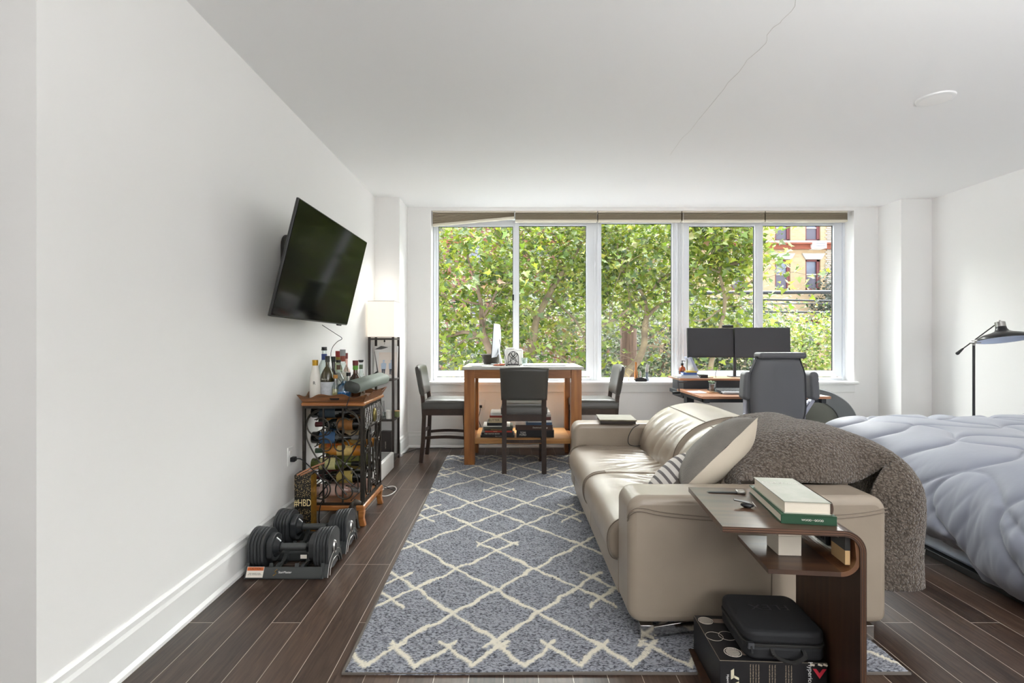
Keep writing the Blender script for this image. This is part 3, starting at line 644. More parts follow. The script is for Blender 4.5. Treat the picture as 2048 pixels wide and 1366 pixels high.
# ------------------------------------------------------------------ television
TVM = Matrix.Translation((-1.146, 3.128, EYE + .4115)) @ (Matrix.Rotation(-.0328, 4, 'Z') @ Matrix.Rotation(.2358, 4, 'Y') @ Matrix.Rotation(-.0158, 4, 'X'))
tv = thing('television', 'flat black television tilted down on its wall arm on the left wall', 'television', (WX0, 3.13, 1.3))
q = MB(TVM); q.box(-.016, 0, -.555, .555, -.315, .315); q.build('housing', mat('tv_bezel', '#2a2a2a', .4), tv, bevel=.004)
q = MB(TVM); q.box(-.0, .0025, -.549, .549, -.306, .309); q.build('screen', mat('tv_glass', '#090909', .09, spec=.12), tv)
q = MB(TVM); q.box(-.055, -.016, -.3, .3, -.24, .1); q.build('back_cover', BLACK, tv, bevel=.01)
q = MB(); q.box(WX0 + .001, WX0 + .02, 3.06, 3.22, 1.50, 1.79); q.prism(arc(3.14, 1.79, .08, 0, 180, 10), WX0 + .001, WX0 + .02, 'x'); q.build('wall_bracket', mat('bracket', '#2d2926', .5), tv, bevel=.003)
q = MB(); q.bar((WX0 + .02, 3.12, 1.68), (-1.27, 3.13, 1.66), .06, .04); q.bar((WX0 + .02, 3.12, 1.56), (-1.28, 3.13, 1.6), .05, .03); q.build('arm', BLACK, tv, bevel=.004)
MB(TVM).box(-.02, -.005, .40, .46, -.325, -.315).build('sensor', BLACK, tv)
P = [(-1.30, 3.45, Z(650, 3.45)), (X(672, 3.5), 3.5, Z(668, 3.5)), (X(684, 3.5), 3.5, Z(677, 3.5)), (X(676, 3.5), 3.48, Z(684, 3.48)), (X(664, 3.4), 3.4, Z(697, 3.4)), (X(660, 3.35), 3.37, Z(715, 3.37)), (X(662, 3.35), 3.42, Z(745, 3.42)), (X(668, 3.4), 3.6, .86), (-1.37, 3.74, .83), (-1.38, 3.76, .5)]
def spline(P, n=6):
    P = [Vector(p) for p in P]; o = []
    for i in range(len(P) - 1):
        a, b, c, d = P[max(i - 1, 0)], P[i], P[i + 1], P[min(i + 2, len(P) - 1)]
        for k in range(n):
            t = k / n; o.append(.5 * ((2 * b) + (c - a) * t + (2 * a - 5 * b + 4 * c - d) * t * t + (3 * b - a - 3 * c + d) * t ** 3))
    return o + [P[-1]]
MB().tube(spline(P), .0022, 6).build('power_cord', BLACK, tv)

# ------------------------------------------------------------------ wine rack with wooden boards
RW = woodm('honey_wood', '#8a5127', '#b87a41', .32, 3, coat=.3)
RW2 = woodm('walnut_tray_wood', '#5e3b24', '#8a5c38', .4, 4)
RX0, RX1, RY0, RY1 = -1.345, -.968, 3.26, 3.70
rk = thing('wine_rack', 'black iron scrollwork wine rack with orange brown wooden top beside the left wall', 'wine rack', ((RX0 + RX1) / 2, (RY0 + RY1) / 2, 0))
MB().box(RX0 - .01, RX1 + .025, RY0 - .03, RY1 + .03, .782, .806).build('top_board', RW, rk, bevel=.009, seg=3)
MB().box(RX0 + .005, RX1 + .02, RY0 - .02, RY1 + .02, .10, .135).build('base_board', RW, rk, bevel=.009, seg=3)
for x in (RX0 + .02, RX1):
    for y in (RY0, RY1):
        q = MB(); q.prism([(x - .02, .10), (x + .02, .10), (x + .014, .05), (x + .026, 0), (x - .012, 0), (x - .02, .05)], y - .018, y + .018); q.build('foot', RW, rk, bevel=.004)
q = MB()
for x in (RX0, RX1):
    for y in (RY0, RY1): q.box(x - .009, x + .009, y - .009, y + .009, .135, .782)
for y in (RY0, RY1): q.box(RX0, RX1, y - .008, y + .008, .764, .782); q.box(RX0, RX1, y - .008, y + .008, .135, .15)
for x in (RX0, RX1): q.box(x - .008, x + .008, RY0, RY1, .764, .782); q.box(x - .008, x + .008, RY0, RY1, .135, .15)
for k in range(1, 3):
    q.box(RX0 + .126 * k - .005, RX0 + .126 * k + .005, RY0 - .005, RY0 + .005, .14, .77)
q.build('iron_frame', DKMET, rk)
def circ(cx, cz, rx, rz, a0, a1, n, f): return [f(cx + rx * math.cos(R(a0 + (a1 - a0) * i / n)), cz + rz * math.sin(R(a0 + (a1 - a0) * i / n))) for i in range(n + 1)]
def spiral(cx, cz, r0, r1, a0, turns, n, f):
    return [f(cx + (r0 + (r1 - r0) * i / n) * math.cos(R(a0 + 360 * turns * i / n)), cz + (r0 + (r1 - r0) * i / n) * math.sin(R(a0 + 360 * turns * i / n))) for i in range(n + 1)]
for side, y in (('front', RY0 - .003), ('rear', RY1 + .003)):
    q = MB(); f = lambda a, z: Vector((RX0 + a * (RX1 - RX0), y, z))
    W_ = RX1 - RX0
    fx = lambda x, z: Vector((x, y, z))
    for sg in (-1, 1):
        cx = (RX0 + RX1) / 2
        q.tube(spiral(cx + sg * .085, .655, .10, .04, 90 if sg < 0 else 90, -sg * 1.1, 40, fx), .0048, 6)
        q.tube(spline([fx(cx + sg * .085, .755), fx(cx + sg * .16, .70), fx(cx + sg * .175, .60), fx(cx + sg * .15, .52), fx(cx + sg * .09, .42), fx(cx, .31), fx(cx - sg * .09, .20)]), .0048, 6)
        q.tube(spiral(cx + sg * .05, .52, .055, .02, 0 if sg > 0 else 180, sg * 1.2, 30, fx), .0045, 6)
        q.tube(spline([fx(cx + sg * .02, .46), fx(cx + sg * .03, .40), fx(cx + sg * .09, .30), fx(cx + sg * .165, .24)]), .0045, 6)
        q.tube(spiral(cx + sg * .085, .23, .08, .03, 90, sg * 1.0, 34, fx), .0048, 6)
        q.tube(spline([fx(cx + sg * .165, .24), fx(cx + sg * .15, .33), fx(cx + sg * .06, .42), fx(cx, .46)]), .0045, 6)
        q.tube(spiral(cx + sg * .05, .62, .035, .012, 180 if sg > 0 else 0, sg * 1.0, 20, fx), .004, 6)
    q.build('scrollwork', DKMET, rk, label='scrolled iron side of the rack')
# ornate door facing the room
q = MB(); fy = lambda a, z: Vector((RX1 + .012, a, z)); YM = (RY0 + RY1) / 2
q.box(RX1 + .004, RX1 + .012, RY0 + .012, RY1 - .012, .615, .62); q.box(RX1 + .004, RX1 + .012, RY0 + .012, RY1 - .012, .15, .16)
for y in (RY0 + .014, RY1 - .014): q.box(RX1 + .004, RX1 + .014, y - .006, y + .006, .15, .765)
for c_, r_, h in ((YM, .12, .30), (YM, .07, .22)):
    q.tube([fy(c_ - r_, .17)] + circ(c_, .42 + h / 2 - .03, r_, .11 if r_ > .1 else .07, 180, 0, 18, fy) + [fy(c_ + r_, .17)], .0055, 6)
for c_ in (YM - .14, YM + .14):
    q.tube(circ(c_, .56, .045, .06, 0, 360, 20, fy), .005, 6); q.tube(circ(c_, .42, .04, .07, 0, 360, 20, fy), .005, 6); q.tube(circ(c_, .27, .045, .09, 0, 360, 20, fy), .005, 6)
for c_ in (YM - .06, YM + .06): q.tube(circ(c_, .38, .05, .14, 0, 360, 24, fy), .0045, 6); q.tube(spiral(c_, .22, .05, .015, 0, 1.3, 26, fy), .0045, 6)
q.build('door', DKMET, rk, label='iron door of arches and scrolls')
q = MB()
for i in range(15):
    y = RY0 + .03 + i * .0272
    q.tube(spline([(RX1 + .008, y, .625), (RX1 + .011, y + (.006 if i % 2 else -.006), .66), (RX1 + .008, y, .695), (RX1 + .011, y - (.006 if i % 2 else -.006), .73), (RX1 + .008, y, .76)], 3), .0035, 5)
for i in range(9): q.tube([(RX1 + .008, RY0 + .02, .635 + i * .015), (RX1 + .008, RY1 - .02, .635 + i * .015)], .0025, 5)
q.build('woven_panel', STEEL, rk)
MB().lathe([(.004, 0), (.03, .003), (.034, .01), (.026, .018), (.004, .02)], (0, 0, 0), 24).M
q = MB(Matrix.Translation((RX1 + .012, YM, .69)) @ Matrix.Rotation(R(90), 4, 'Y') @ Matrix.Diagonal((1.5, .8, 1, 1))); q.lathe([(.004, 0), (.03, .003), (.034, .01), (.024, .02), (.004, .022)], (0, 0, 0), 24)
q.build('medallion', mat('brass_medallion', '#8d8150', .3, metal=.8), rk, smooth=True)
for k in range(7):
    z = .165 + .0875 * k
    for x in (RX0 + .07, RX1 - .07): MB().tube([(x, RY0, z), (x, RY1, z)], .004, 6).build('bottle_rail', DKMET, rk)
# bottles lying in the rack: seven rows, two deep
BG = mat('black_bottle_glass', '#10120f', .08, spec=.8); GG = mat('olive_bottle_glass', '#4b5320', .08, spec=.8); RG = mat('rose_bottle_glass', '#b79488', .1, spec=.8); AG = mat('amber_bottle_glass', '#b9762a', .08, spec=.8)
def bottle_prof(r=.036, L=.29, rim=True):
    return [(.004, 0), (r * .93, 0), (r, .006), (r, L * .6), (r * .93, L * .66), (r * .6, L * .73), (.0145, L * .79), (.0135, L * .96), (.016, L * .965), (.016, L), (.004, L)]
rows = [('black', BG, ('#24313a', '#d8d2c0')), ('black', BG, ('#8a5a2a', '#b8823c')), ('black', BG, ('#3e5f86', '#c9b389')), ('amber', AG, ('#cdb06a', '#d9702a')), ('olive green', GG, ('#c9c48a', '#8c8e4a')), ('dark', BG, ('#a8934e', '#6b1f28')), ('pale rose', RG, ('#d5b7aa', '#c9a79a'))]
ordn = ['top', 'second', 'third', 'fourth', 'fifth', 'sixth', 'lowest']
FOIL = [mat('foil_' + c[1:], c, .35) for c in ('#151515', '#4a1418', '#7a7a7a', '#2c3f2c')]
for k, (cn, gm, lc) in enumerate(rows):
    z = .735 - .0875 * k
    for d in range(3):
        y = RY0 + .075 + .135 * d; flip = (k + d) % 2
        rr = .039 if k != 3 else .034
        M = Matrix.Translation((RX0 + .025 if not flip else RX1 - .02, y, z - (.0 if k else .005))) @ Matrix.Rotation(R(90 if not flip else -90), 4, 'Y')
        where = ['at the near end', 'in the middle', 'at the far end'][d]
        t = thing('wine_bottle', '%s glass bottle %s, %s row of the iron rack' % (cn, where, ordn[k]), 'bottle', tuple(M.translation - Vector((0, 0, rr))), group='bottles lying in the wine rack')
        L = .31 - .01 * (d % 2)
        MB(M).lathe(bottle_prof(rr, L), (0, 0, 0), 18).build('glass_body', gm, t, smooth=40)
        lm = mat('label_' + lc[d % 2][1:], lc[d % 2], .6, vary=.12, vscale=40)
        MB(M).lathe([(rr + .0006, L * .18), (rr + .0006, L * .52)], (0, 0, 0), 18, caps=False).build('paper_label', lm, t, smooth=True)
        MB(M).lathe([(.0155, L * .84), (.0172, L * .96), (.0172, L + .001), (.002, L + .002)], (0, 0, 0), 12).build('foil_cap', FOIL[(k + d) % 4], t, smooth=40)
# scalloped serving tray on top
TZ = .807
ty0, ty1, tx0, tx1 = RY0 - .015, RY1 + .02, RX0 + .0, RX1 + .005
tr = thing('serving_tray', 'scalloped brown wooden serving tray holding the bottles on the wine rack', 'tray', ((tx0 + tx1) / 2, (ty0 + ty1) / 2, TZ))
MB().box(tx0, tx1, ty0, ty1, TZ, TZ + .008).build('tray_base', RW2, tr)
def scal(s):  # rim height along a side 0..1
    return .034 + .018 * math.exp(-((s - .5) / .27) ** 4) + .006 * math.cos(s * 6 * math.pi) + .012 * (abs(s - .5) * 2) ** 8
def rim(p0, p1, out):
    q = MB(); n = 28; p0, p1, out = Vector(p0), Vector(p1), Vector(out); vs = []; ex = (p1 - p0).normalized()
    for i in range(n + 1):
        s = i / n; h = scal(s); b = p0.lerp(p1, s)
        fl = out * (h * .55) + ex * (h * .55) * (2 * s - 1) * 1.0
        vs += [b, b + out * .009, b + fl + Vector((0, 0, h)), b + fl + out * .009 + Vector((0, 0, h))]
    fs = []
    for i in range(n):
        a = 4 * i; c = a + 4
        fs += [(a, c, c + 2, a + 2), (a + 1, a + 3, c + 3, c + 1), (a + 2, c + 2, c + 3, a + 3), (a, a + 1, c + 1, c)]
    fs += [(0, 2, 3, 1), (4 * n, 4 * n + 1, 4 * n + 3, 4 * n + 2)]
    return q.add(vs, fs)
for p0, p1, out, hand in (((tx0, ty0, TZ), (tx1, ty0, TZ), (0, -1, 0), 1), ((tx1, ty0, TZ), (tx1, ty1, TZ), (1, 0, 0), 0), ((tx1, ty1, TZ), (tx0, ty1, TZ), (0, 1, 0), 0), ((tx0, ty1, TZ), (tx0, ty0, TZ), (-.55, 0, 0), 0)):
    r_ = rim(p0, p1, out).build('tray_rim', RW2, tr)
    if hand:
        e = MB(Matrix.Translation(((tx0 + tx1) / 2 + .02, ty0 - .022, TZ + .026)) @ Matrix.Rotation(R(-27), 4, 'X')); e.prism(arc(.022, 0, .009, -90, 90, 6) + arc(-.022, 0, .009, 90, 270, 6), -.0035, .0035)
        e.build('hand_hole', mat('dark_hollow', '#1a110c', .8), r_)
# bottles standing in the tray
CLR = glassm('clear_glass', '#e8efee', .1, dens=.9); BLUE = glassm('blue_glass', '#86c6e4', .12, dens=.9)
BROWNG = mat('brown_bottle_glass', '#4a2a15', .07, spec=.8, vary=.4, vscale=10)
def up_bottle(px, Y, top, w, kind, label, body, cap, capcol, neckcol=None, lab=None, labz=(.1, .5), neck=.011, sh=.6, name='liquor_bottle', capm=0, letter=None, liquid=None):
    x = X(px, Y); z0 = TZ + .008; h = Z(top, Y) - z0; r = w / 2 * Y / 1000
    t = thing(name, label, 'bottle', (x, Y, z0), group='bottles standing in the tray')
    o = (x, Y, z0)
    if kind == 'milk': prof = [(.003, 0), (r * .95, 0), (r, .008), (r, h * .45), (r * .9, h * .6), (r * .62, h * .76), (r * .52, h * .86), (.003, h * .86)]
    elif kind == 'wine': prof = [(.003, 0), (r * .95, 0), (r, .006), (r, h * .5), (r * .93, h * .58), (r * .62, h * .68), (neck, h * .76), (neck, h * .94), (.003, h * .94)]
    elif kind == 'round': prof = [(.003, 0), (r * .7, 0), (r, h * .2), (r, h * .38), (r * .85, h * .5), (r * .4, h * .62), (neck, h * .7), (neck, h * .9), (.003, h * .9)]
    elif kind == 'squat': prof = [(.003, 0), (r * .95, 0), (r, .006), (r, h * .62), (r * .8, h * .8), (r * .35, h * .9), (r * .3, h), (.003, h)]
    else: prof = [(.003, 0), (r * .95, 0), (r, .005), (r, h * .5), (r * .85, h * .56), (neck * 1.2, h * .66), (neck, h * .7), (neck, h * .94), (.003, h * .94)]
    MB().lathe(prof, o, 22).build('glass_body', body, t, smooth=40)
    if liquid: MB().lathe([(.003, .004), (r * .9, .004), (r * .9, h * .42), (.003, h * .42)], o, 18).build('liquid', liquid, t, smooth=40)
    cm_ = mat('cap_' + capcol[1:], capcol, .35, metal=capm)
    if cap == 'wide': cp = [(.003, h * .93), (neck * 1.2, h * .93), (neck * 1.25, h * .95), (.018, h * .955), (.018, h), (.003, h)]
    elif cap == 'big': cp = [(r * .5, h * .84), (r * .52, h), (.003, h)]
    elif cap == 'none': cp = None
    else: cp = [(neck * 1.25, h * .86), (neck * 1.3, h), (.003, h)]
    if cp: MB().lathe(cp, o, 18).build('cap', cm_, t, smooth=40)
    if neckcol: MB().lathe([(neck * 1.18, h * .74), (neck * 1.18, h * .86)], o, 18, caps=False).build('neck_band', mat('band_' + neckcol[1:], neckcol, .4), t, smooth=True)
    if lab: MB().lathe([(r + .0008, h * labz[0]), (r + .0008, h * labz[1])], o, 22, caps=False).build('paper_label', mat('label_' + lab[1:], lab, .6, vary=.1, vscale=60), t, smooth=True)
    if letter: text(letter[0], letter[1], mat('ink_' + letter[2][1:], letter[2], .6), t, face_M((x + letter[4], Y - r - .0022, z0 + h * letter[3]), (1, 0, 0), (0, 0, 1)))
    return t
MILK = mat('milky_white_bottle', '#e3dfd6', .25)
up_bottle(648.5, 3.50, 694, 27, 'wine', 'tall clear bottle with a blue neck band and black stopper, by the left wall', CLR, 'wide', '#1b1b1d', '#2b3f78', '#dfe3e6', (.12, .42), .0155)
up_bottle(630.5, 3.34, 720, 22, 'milk', 'milky white bottle with a gold screw cap at the left of the tray', MILK, 'big', '#b98f2e', capm=.7, letter=('R', .03, '#3a3a3c', .42, .008))
up_bottle(655, 3.36, 712, 26, 'wine', 'olive wine bottle with a grey white label beside the white bottle', mat('deep_olive_glass', '#3a3314', .07, spec=.8, vary=.3, vscale=12), 'foil', '#26261f', None, '#c3c6cb', (.02, .40), .012, letter=('Govino', .012, '#e8e4d8', .47, -.006))
up_bottle(671, 3.33, 750, 13, 'slim', 'small clear bottle with a tan cork, half full, in front of the olive bottle', CLR, 'foil', '#b5813d', None, None, neck=.0115, liquid=mat('pale_liquor', '#cfc58e', .2))
up_bottle(677, 3.50, 720, 27, 'round', 'round shouldered clear bottle with a wide black stopper', CLR, 'wide', '#16120f', '#5a3f26', None, neck=.012)
up_bottle(667, 3.60, 713, 16, 'slim', 'dark necked bottle standing behind the olive wine bottle', mat('dark_brown_glass', '#2e2018', .08, spec=.8), 'foil', '#1d2620', None, None, neck=.012)
up_bottle(676, 3.66, 702, 19, 'wine', 'bottle with a red cap over a mustard yellow neck', glassm('greenish_glass', '#c5cdb0', .1), 'foil', '#9a2c26', '#97822e', None, neck=.014)
up_bottle(685.5, 3.58, 699, 22, 'wine', 'bottle with a grey screw cap and a patterned red brown neck', CLR, 'foil', '#8d9090', '#8a3d28', '#dcd9c9', (.1, .5), .0155)
up_bottle(693, 3.66, 706, 16, 'slim', 'slender pink tinted bottle with a dull red cap behind the others', glassm('pink_glass', '#eac9c2', .1), 'foil', '#7c3a38', None, None, neck=.008)
up_bottle(697, 3.42, 745, 12, 'slim', 'small clear vial with a black stopper behind the blue decanter', CLR, 'foil', '#141414', None, None, neck=.012)
up_bottle(688, 3.34, 762, 27, 'squat', 'low blue glass decanter beside the grey speaker', BLUE, 'none', '#000000', liquid=mat('blue_liquor', '#58b4dc', .15))
up_bottle(711, 3.52, 721, 26, 'round', 'whiskey bottle with a maroon cap and green neck', BROWNG, 'foil', '#6a1f22', '#5f9a32', None, neck=.0155)
up_bottle(722, 3.62, 720, 20, 'round', 'clear bottle with a black stopper, farthest along the tray', CLR, 'wide', '#18181a', '#5d6b52', None, neck=.0115)
# long grey speaker propped on the tray edge
sp = thing('speaker_bar', 'grey green rounded speaker lying on the tray in front of the bottles', 'speaker', (-1.0, 3.45, .87))
Ms = Matrix.Translation((-1.003, 3.175, .912)) @ Matrix.Rotation(R(-5), 4, 'Z') @ Matrix.Rotation(R(1.5), 4, 'X') @ Matrix.Rotation(R(18), 4, 'Y')
hw_, hh_, rr_ = .052, .034, .03
pf = arc(hw_ - rr_, hh_ - rr_, rr_, 0, 90, 6) + arc(-hw_ + rr_, hh_ - rr_, rr_, 90, 180, 6) + arc(-hw_ + rr_, -hh_ + rr_, rr_, 180, 270, 6) + arc(hw_ - rr_, -hh_ + rr_, rr_, 270, 360, 6)
MB(Ms).prism(pf, .0, .56).build('grille', mat('grey_green_grille', '#7f8880', .6, bump=.3, bscale=400, dist=.0005), sp, smooth=True)
MB(Ms).prism([(a * .99, b * .99) for a, b in pf], -.008, .0).build('end_cap', mat('end_cap_dark', '#3a3e3a', .5), sp, smooth=True)
MB(Ms).tube(spline([(.0, .03, -.03), (.0, .01, -.05), (.01, -.03, -.1), (.01, -.035, -.2)]), .003, 6).build('cord', BLACK, sp)
# stuff round the rack's foot: gift bag, dog, floor box
gb = thing('gift_bag', 'tall black wine gift bag with gold specks and #HBD in gold letters', 'gift bag', (-1.29, 3.15, 0))
m = mat('black_gold_speckle', '#1b1613', .45)
nn = m.node_tree.nodes; ll = m.node_tree.links; v = nn.new('ShaderNodeTexVoronoi'); v.inputs['Scale'].default_value = 150; t_ = nn.new('ShaderNodeTexCoord'); ll.new(t_.outputs['Object'], v.inputs['Vector'])
v.inputs['Randomness'].default_value = 1
rp_ = nn.new('ShaderNodeValToRGB'); rp_.color_ramp.interpolation = 'CONSTANT'; rp_.color_ramp.elements[0].color = lin('#e0c48a'); rp_.color_ramp.elements[1].color = lin('#1b1613'); rp_.color_ramp.elements[1].position = .27
ll.new(v.outputs['Distance'], rp_.inputs[0]); ll.new(rp_.outputs[0], nn['Principled BSDF'].inputs['Base Color'])
MB().add([(-1.338, 3.10, 0), (-1.238, 3.10, 0), (-1.238, 3.19, 0), (-1.338, 3.19, 0), (-1.34, 3.10, .372), (-1.237, 3.10, .372), (-1.237, 3.19, .378), (-1.34, 3.19, .378)], [(3, 2, 1, 0), (0, 1, 5, 4), (2, 3, 7, 6), (3, 0, 4, 7), (4, 5, 6, 7)]).build('bag_body', m, gb)
MB().box(-1.2375, -1.2365, 3.101, 3.189, 0.002, .37).build('side_gusset', GOLD, gb)
MB().box(-1.338, -1.239, 3.0985, 3.0995, .165, .232).build('plain_band', mat('bag_black', '#171311', .5), gb)
text('#HBD', .062, mat('gold_ink', '#f2dca4', .5), gb, face_M((-1.288, 3.0975, .20), (1, 0, 0), (0, 0, 1)), ext=.0005, sx_=.66)
q = MB(); q.tube(spline([(-1.32, 3.09, .375), (-1.28, 3.12, .395), (-1.24, 3.16, .41), (-1.19, 3.2, .425)]), .006, 6); q.tube(spline([(-1.3, 3.095, .372), (-1.27, 3.11, .385), (-1.22, 3.17, .40)]), .005, 6)
q.build('ribbon_handle', mat('copper_ribbon', '#9c6a4c', .5), gb)
dg = thing('dog_figurine', 'small dark figurine of a sitting dog at the foot of the wine rack', 'figurine', (-1.0, 3.17, 0))
DOGM = mat('dark_dog_fur', '#3b342c', .6, vary=.35, vscale=30, bump=.4, bscale=120)
def skin(name, verts, edges, radii, mt, parent, subd=2, loc=(0, 0, 0)):
    me = bpy.data.meshes.new(name); off = BASE.get(parent.name, Vector((0, 0, 0)))
    me.from_pydata([tuple(Vector(v) - off) for v in verts], edges, []); o = bpy.data.objects.new(name, me); col.objects.link(o); o.parent = parent
    m = o.modifiers.new('skin', 'SKIN'); m.use_smooth_shade = True
    for i, r in enumerate(radii): me.skin_vertices[0].data[i].radius = (r, r)
    me.skin_vertices[0].data[0].use_root = True
    s_ = o.modifiers.new('sub', 'SUBSURF'); s_.levels = subd; s_.render_levels = subd; me.materials.append(mt); return o
dx, dy = -1.005, 3.175
skin('body', [(dx - .03, dy + .01, .05), (dx - .02, dy, .10), (dx, dy, .145), (dx + .008, dy, .172), (dx + .03, dy - .004, .182), (dx + .062, dy - .01, .176), (dx + .01, dy - .025, .10), (dx + .022, dy - .03, .05), (dx + .028, dy - .03, .012), (dx + .045, dy - .032, .010),
              (dx + .014, dy + .022, .10), (dx + .026, dy + .022, .05), (dx + .03, dy + .022, .012), (dx + .046, dy + .022, .01), (dx - .01, dy - .035, .04), (dx + .0, dy - .045, .015), (dx + .03, dy - .048, .012), (dx - .06, dy + .02, .02)],
     [(0, 1), (1, 2), (2, 3), (3, 4), (4, 5), (1, 6), (6, 7), (7, 8), (8, 9), (1, 10), (10, 11), (11, 12), (12, 13), (0, 14), (14, 15), (15, 16), (0, 17)],
     [.042, .036, .024, .022, .021, .010, .014, .009, .009, .008, .014, .009, .009, .008, .022, .012, .009, .008], DOGM, dg)
for s_ in (-1, 1):
    q = MB(); q.tube([(dx + .012, dy + s_ * .02, .19), (dx + .006, dy + s_ * .029, .172), (dx + .004, dy + s_ * .031, .15)], [.008, .011, .005], 8); q.build('ear', DOGM, dg, smooth=True)
q = MB(); q.lathe([(.001, -.004), (.004, 0), (.001, .004)], (dx + .07, dy - .01, .178), 10); q.build('nose', BLACK, dg, smooth=True)
lb = thing('storage_box', 'low white box with a grey top panel on the floor behind the wine rack', 'box', (-1.24, 4.27, 0))
MB().box(-1.375, -1.10, 3.82, 4.72, 0, .15).build('box_body', WHITE, lb, bevel=.008)
MB().box(-1.35, -1.125, 3.85, 4.69, .15, .153).build('top_panel', mat('mid_grey_panel', '#6f6d6c', .6), lb)
q = MB(); q.tube(spline([(-1.12, 3.93, .155), (-1.04, 3.90, .10), (-.93, 3.96, .02), (-.93, 4.02, .012), (-1.02, 4.03, .012)]), .003, 6); solo('cable_loop', q, BLACK, 'thin black cable looping off the low white box', 'cable')
q = MB(); q.tube([(X(778 + 14 * math.cos(a), 4.0) , 3.98 + .13 * math.sin(a), .006) for a in np.linspace(0, 2 * math.pi, 24, endpoint=False)], .004, 6, closed=True); solo('cable_loop', q, WHITE, 'white cable coiled in a loop on the floor by the rack', 'cable')
# plug and cord at the left outlet
pl = thing('power_plug', 'black plug and cord running from the left wall outlet to the wine rack', 'power cord', (WX0 + .02, 3.19, .45))
q = MB(); q.box(WX0 + .009, WX0 + .04, 3.17, 3.21, .435, .465); q.build('plug', BLACK, pl, bevel=.006)
q = MB(); q.tube(spline([(WX0 + .035, 3.19, .45), (-1.32, 3.16, .455), (-1.24, 3.13, .40), (-1.17, 3.12, .33), (-1.15, 3.14, .26), (-1.2, 3.16, .17), (-1.22, 3.2, .03), (-1.15, 3.24, .006)]), .0035, 6); q.build('cord', BLACK, pl)
# ------------------------------------------------------------------ shelf floor lamp in the corner
LW = mat('espresso_wood', '#2f2622', .45)
LX0, LX1, LY0, LY1 = -1.388, -1.135, 4.87, 5.13
lp = thing('shelf_lamp', 'tall dark floor lamp with open shelves and a glowing white square shade', 'floor lamp', ((LX0 + LX1) / 2, 5.0, 0))
for x in (LX0, LX1 - .022):
    for y in (LY0, LY1 - .022): MB().box(x, x + .022, y, y + .022, 0, 1.232).build('post', LW, lp, bevel=.002)
for i, z in enumerate((.035, .42, .815, 1.215)):
    MB().box(LX0 + .004, LX1 - .004, LY0 + .004, LY1 - .004, z - .009, z + .009).build('shelf', LW, lp, bevel=.002)
SH = emat('lit_lamp_shade', '#e9e5de', .3, '#fff3e2')
q = MB(); q.box(LX0 - .003, LX1 + .003, LY0 - .003, LY1 + .003, 1.236, 1.585); o = q.build('lamp_shade', SH, lp, bevel=.002)
q = MB(); z = 1.586; e = .004
for z in (1.585, 1.234): q.box(LX0 - e, LX1 + e, LY0 - e, LY0 + .0, z - .002, z + .002); q.box(LX1, LX1 + e, LY0, LY1, z - .002, z + .002)
q.build('shade_trim', mat('grey_shade_edge', '#8d8680', .6), o)
q = MB(); q.cyl((X(769, 4.95), 4.95, 1.205), (X(769, 4.95), 4.95, 1.185), .008); q.tube([(X(769, 4.95), 4.95, 1.185), (X(769, 4.95), 4.95, 1.16)], .0015, 5); q.build('pull_switch', BLACK, lp)
lamp('lamp_bulb', 'POINT', ((LX0 + LX1) / 2, 4.98, 1.78), (0, 0, 0), .45, (1, .93, .84), shadow_soft_size=.08)
ph = thing('picture_frame', 'white photo board of two people by the sea leaning on the upper lamp shelf', 'picture frame', (-1.25, 5.0, .825))
Mp = Matrix.Translation((-1.235, 4.93, .8295)) @ Matrix.Rotation(R(6), 4, 'Z') @ Matrix.Rotation(R(-14), 4, 'X')
MB(Mp).box(-.115, .115, 0, .014, 0, .325).build('board', WHITE, ph, bevel=.002)
MB(Mp).box(-.07, .112, -.0012, 0, .02, .26).build('print', mat('pale_beach_print', '#e9d9cc', .6, c2='#f3ece6', vscale=5), ph)
q = MB(Mp)
for cx, sk in ((-.02, 0), (.055, 0)):
    q.prism([(cx - .022, .09), (cx + .022, .09), (cx + .026, .145), (cx, .16), (cx - .026, .145)], -.003, -.0012); q.prism(arc(cx, .172, .011, 0, 360, 10)[:-1], -.003, -.0012)
q.build('printed_shirts', mat('print_pale_blue', '#b9c8da', .7), ph)
q = MB(Mp)
for cx in (-.02, .055): q.prism([(cx - .014, .035), (cx - .004, .035), (cx, .09), (cx - .018, .09)], -.0028, -.0012); q.prism([(cx + .004, .03), (cx + .013, .03), (cx + .018, .09), (cx + .0, .09)], -.0028, -.0012)
q.build('printed_legs', mat('print_dark', '#4f5560', .7), ph)
q = MB(Mp); q.prism([(-.115, .29), (-.05, .325), (.02, .31), (-.05, .29)], -.003, -.0012); q.prism([(-.115, .27), (-.112, .27), (-.06, .02), (-.075, .02)], -.003, -.0012); q.build('corner_tape', mat('grey_tape', '#5b5a58', .5), ph)
q = MB(); q.prism([(-1.35, .8245), (-1.31, .8245), (-1.31, .90), (-1.35, .87)], 4.9, 4.93); solo('black_card', q, BLACK, 'small black card standing beside the photo board', 'card')
def jar(name, x, y, z, r, h, mt, label, cat, lid=None, lidm=None):
    t = thing(name, label, cat, (x, y, z)); MB().lathe([(.002, 0), (r * .95, 0), (r, .005), (r, h), (r - .004, h), (r - .005, .01), (.002, .01)], (x, y, z), 20).build('jar', mt, t, smooth=40)
    if lid: MB().lathe([(.002, h), (r + .001, h), (r + .001, h + .008), (.002, h + .008)], (x, y, z), 20).build('lid', lidm, t, smooth=40)
    return t
jar('candle_jar', X(779, 4.93), 4.93, .4295, .032, .085, mat('marbled_white', '#e9e6df', .4, vary=.1, vscale=20), 'white marbled candle jar on the lower lamp shelf', 'candle')
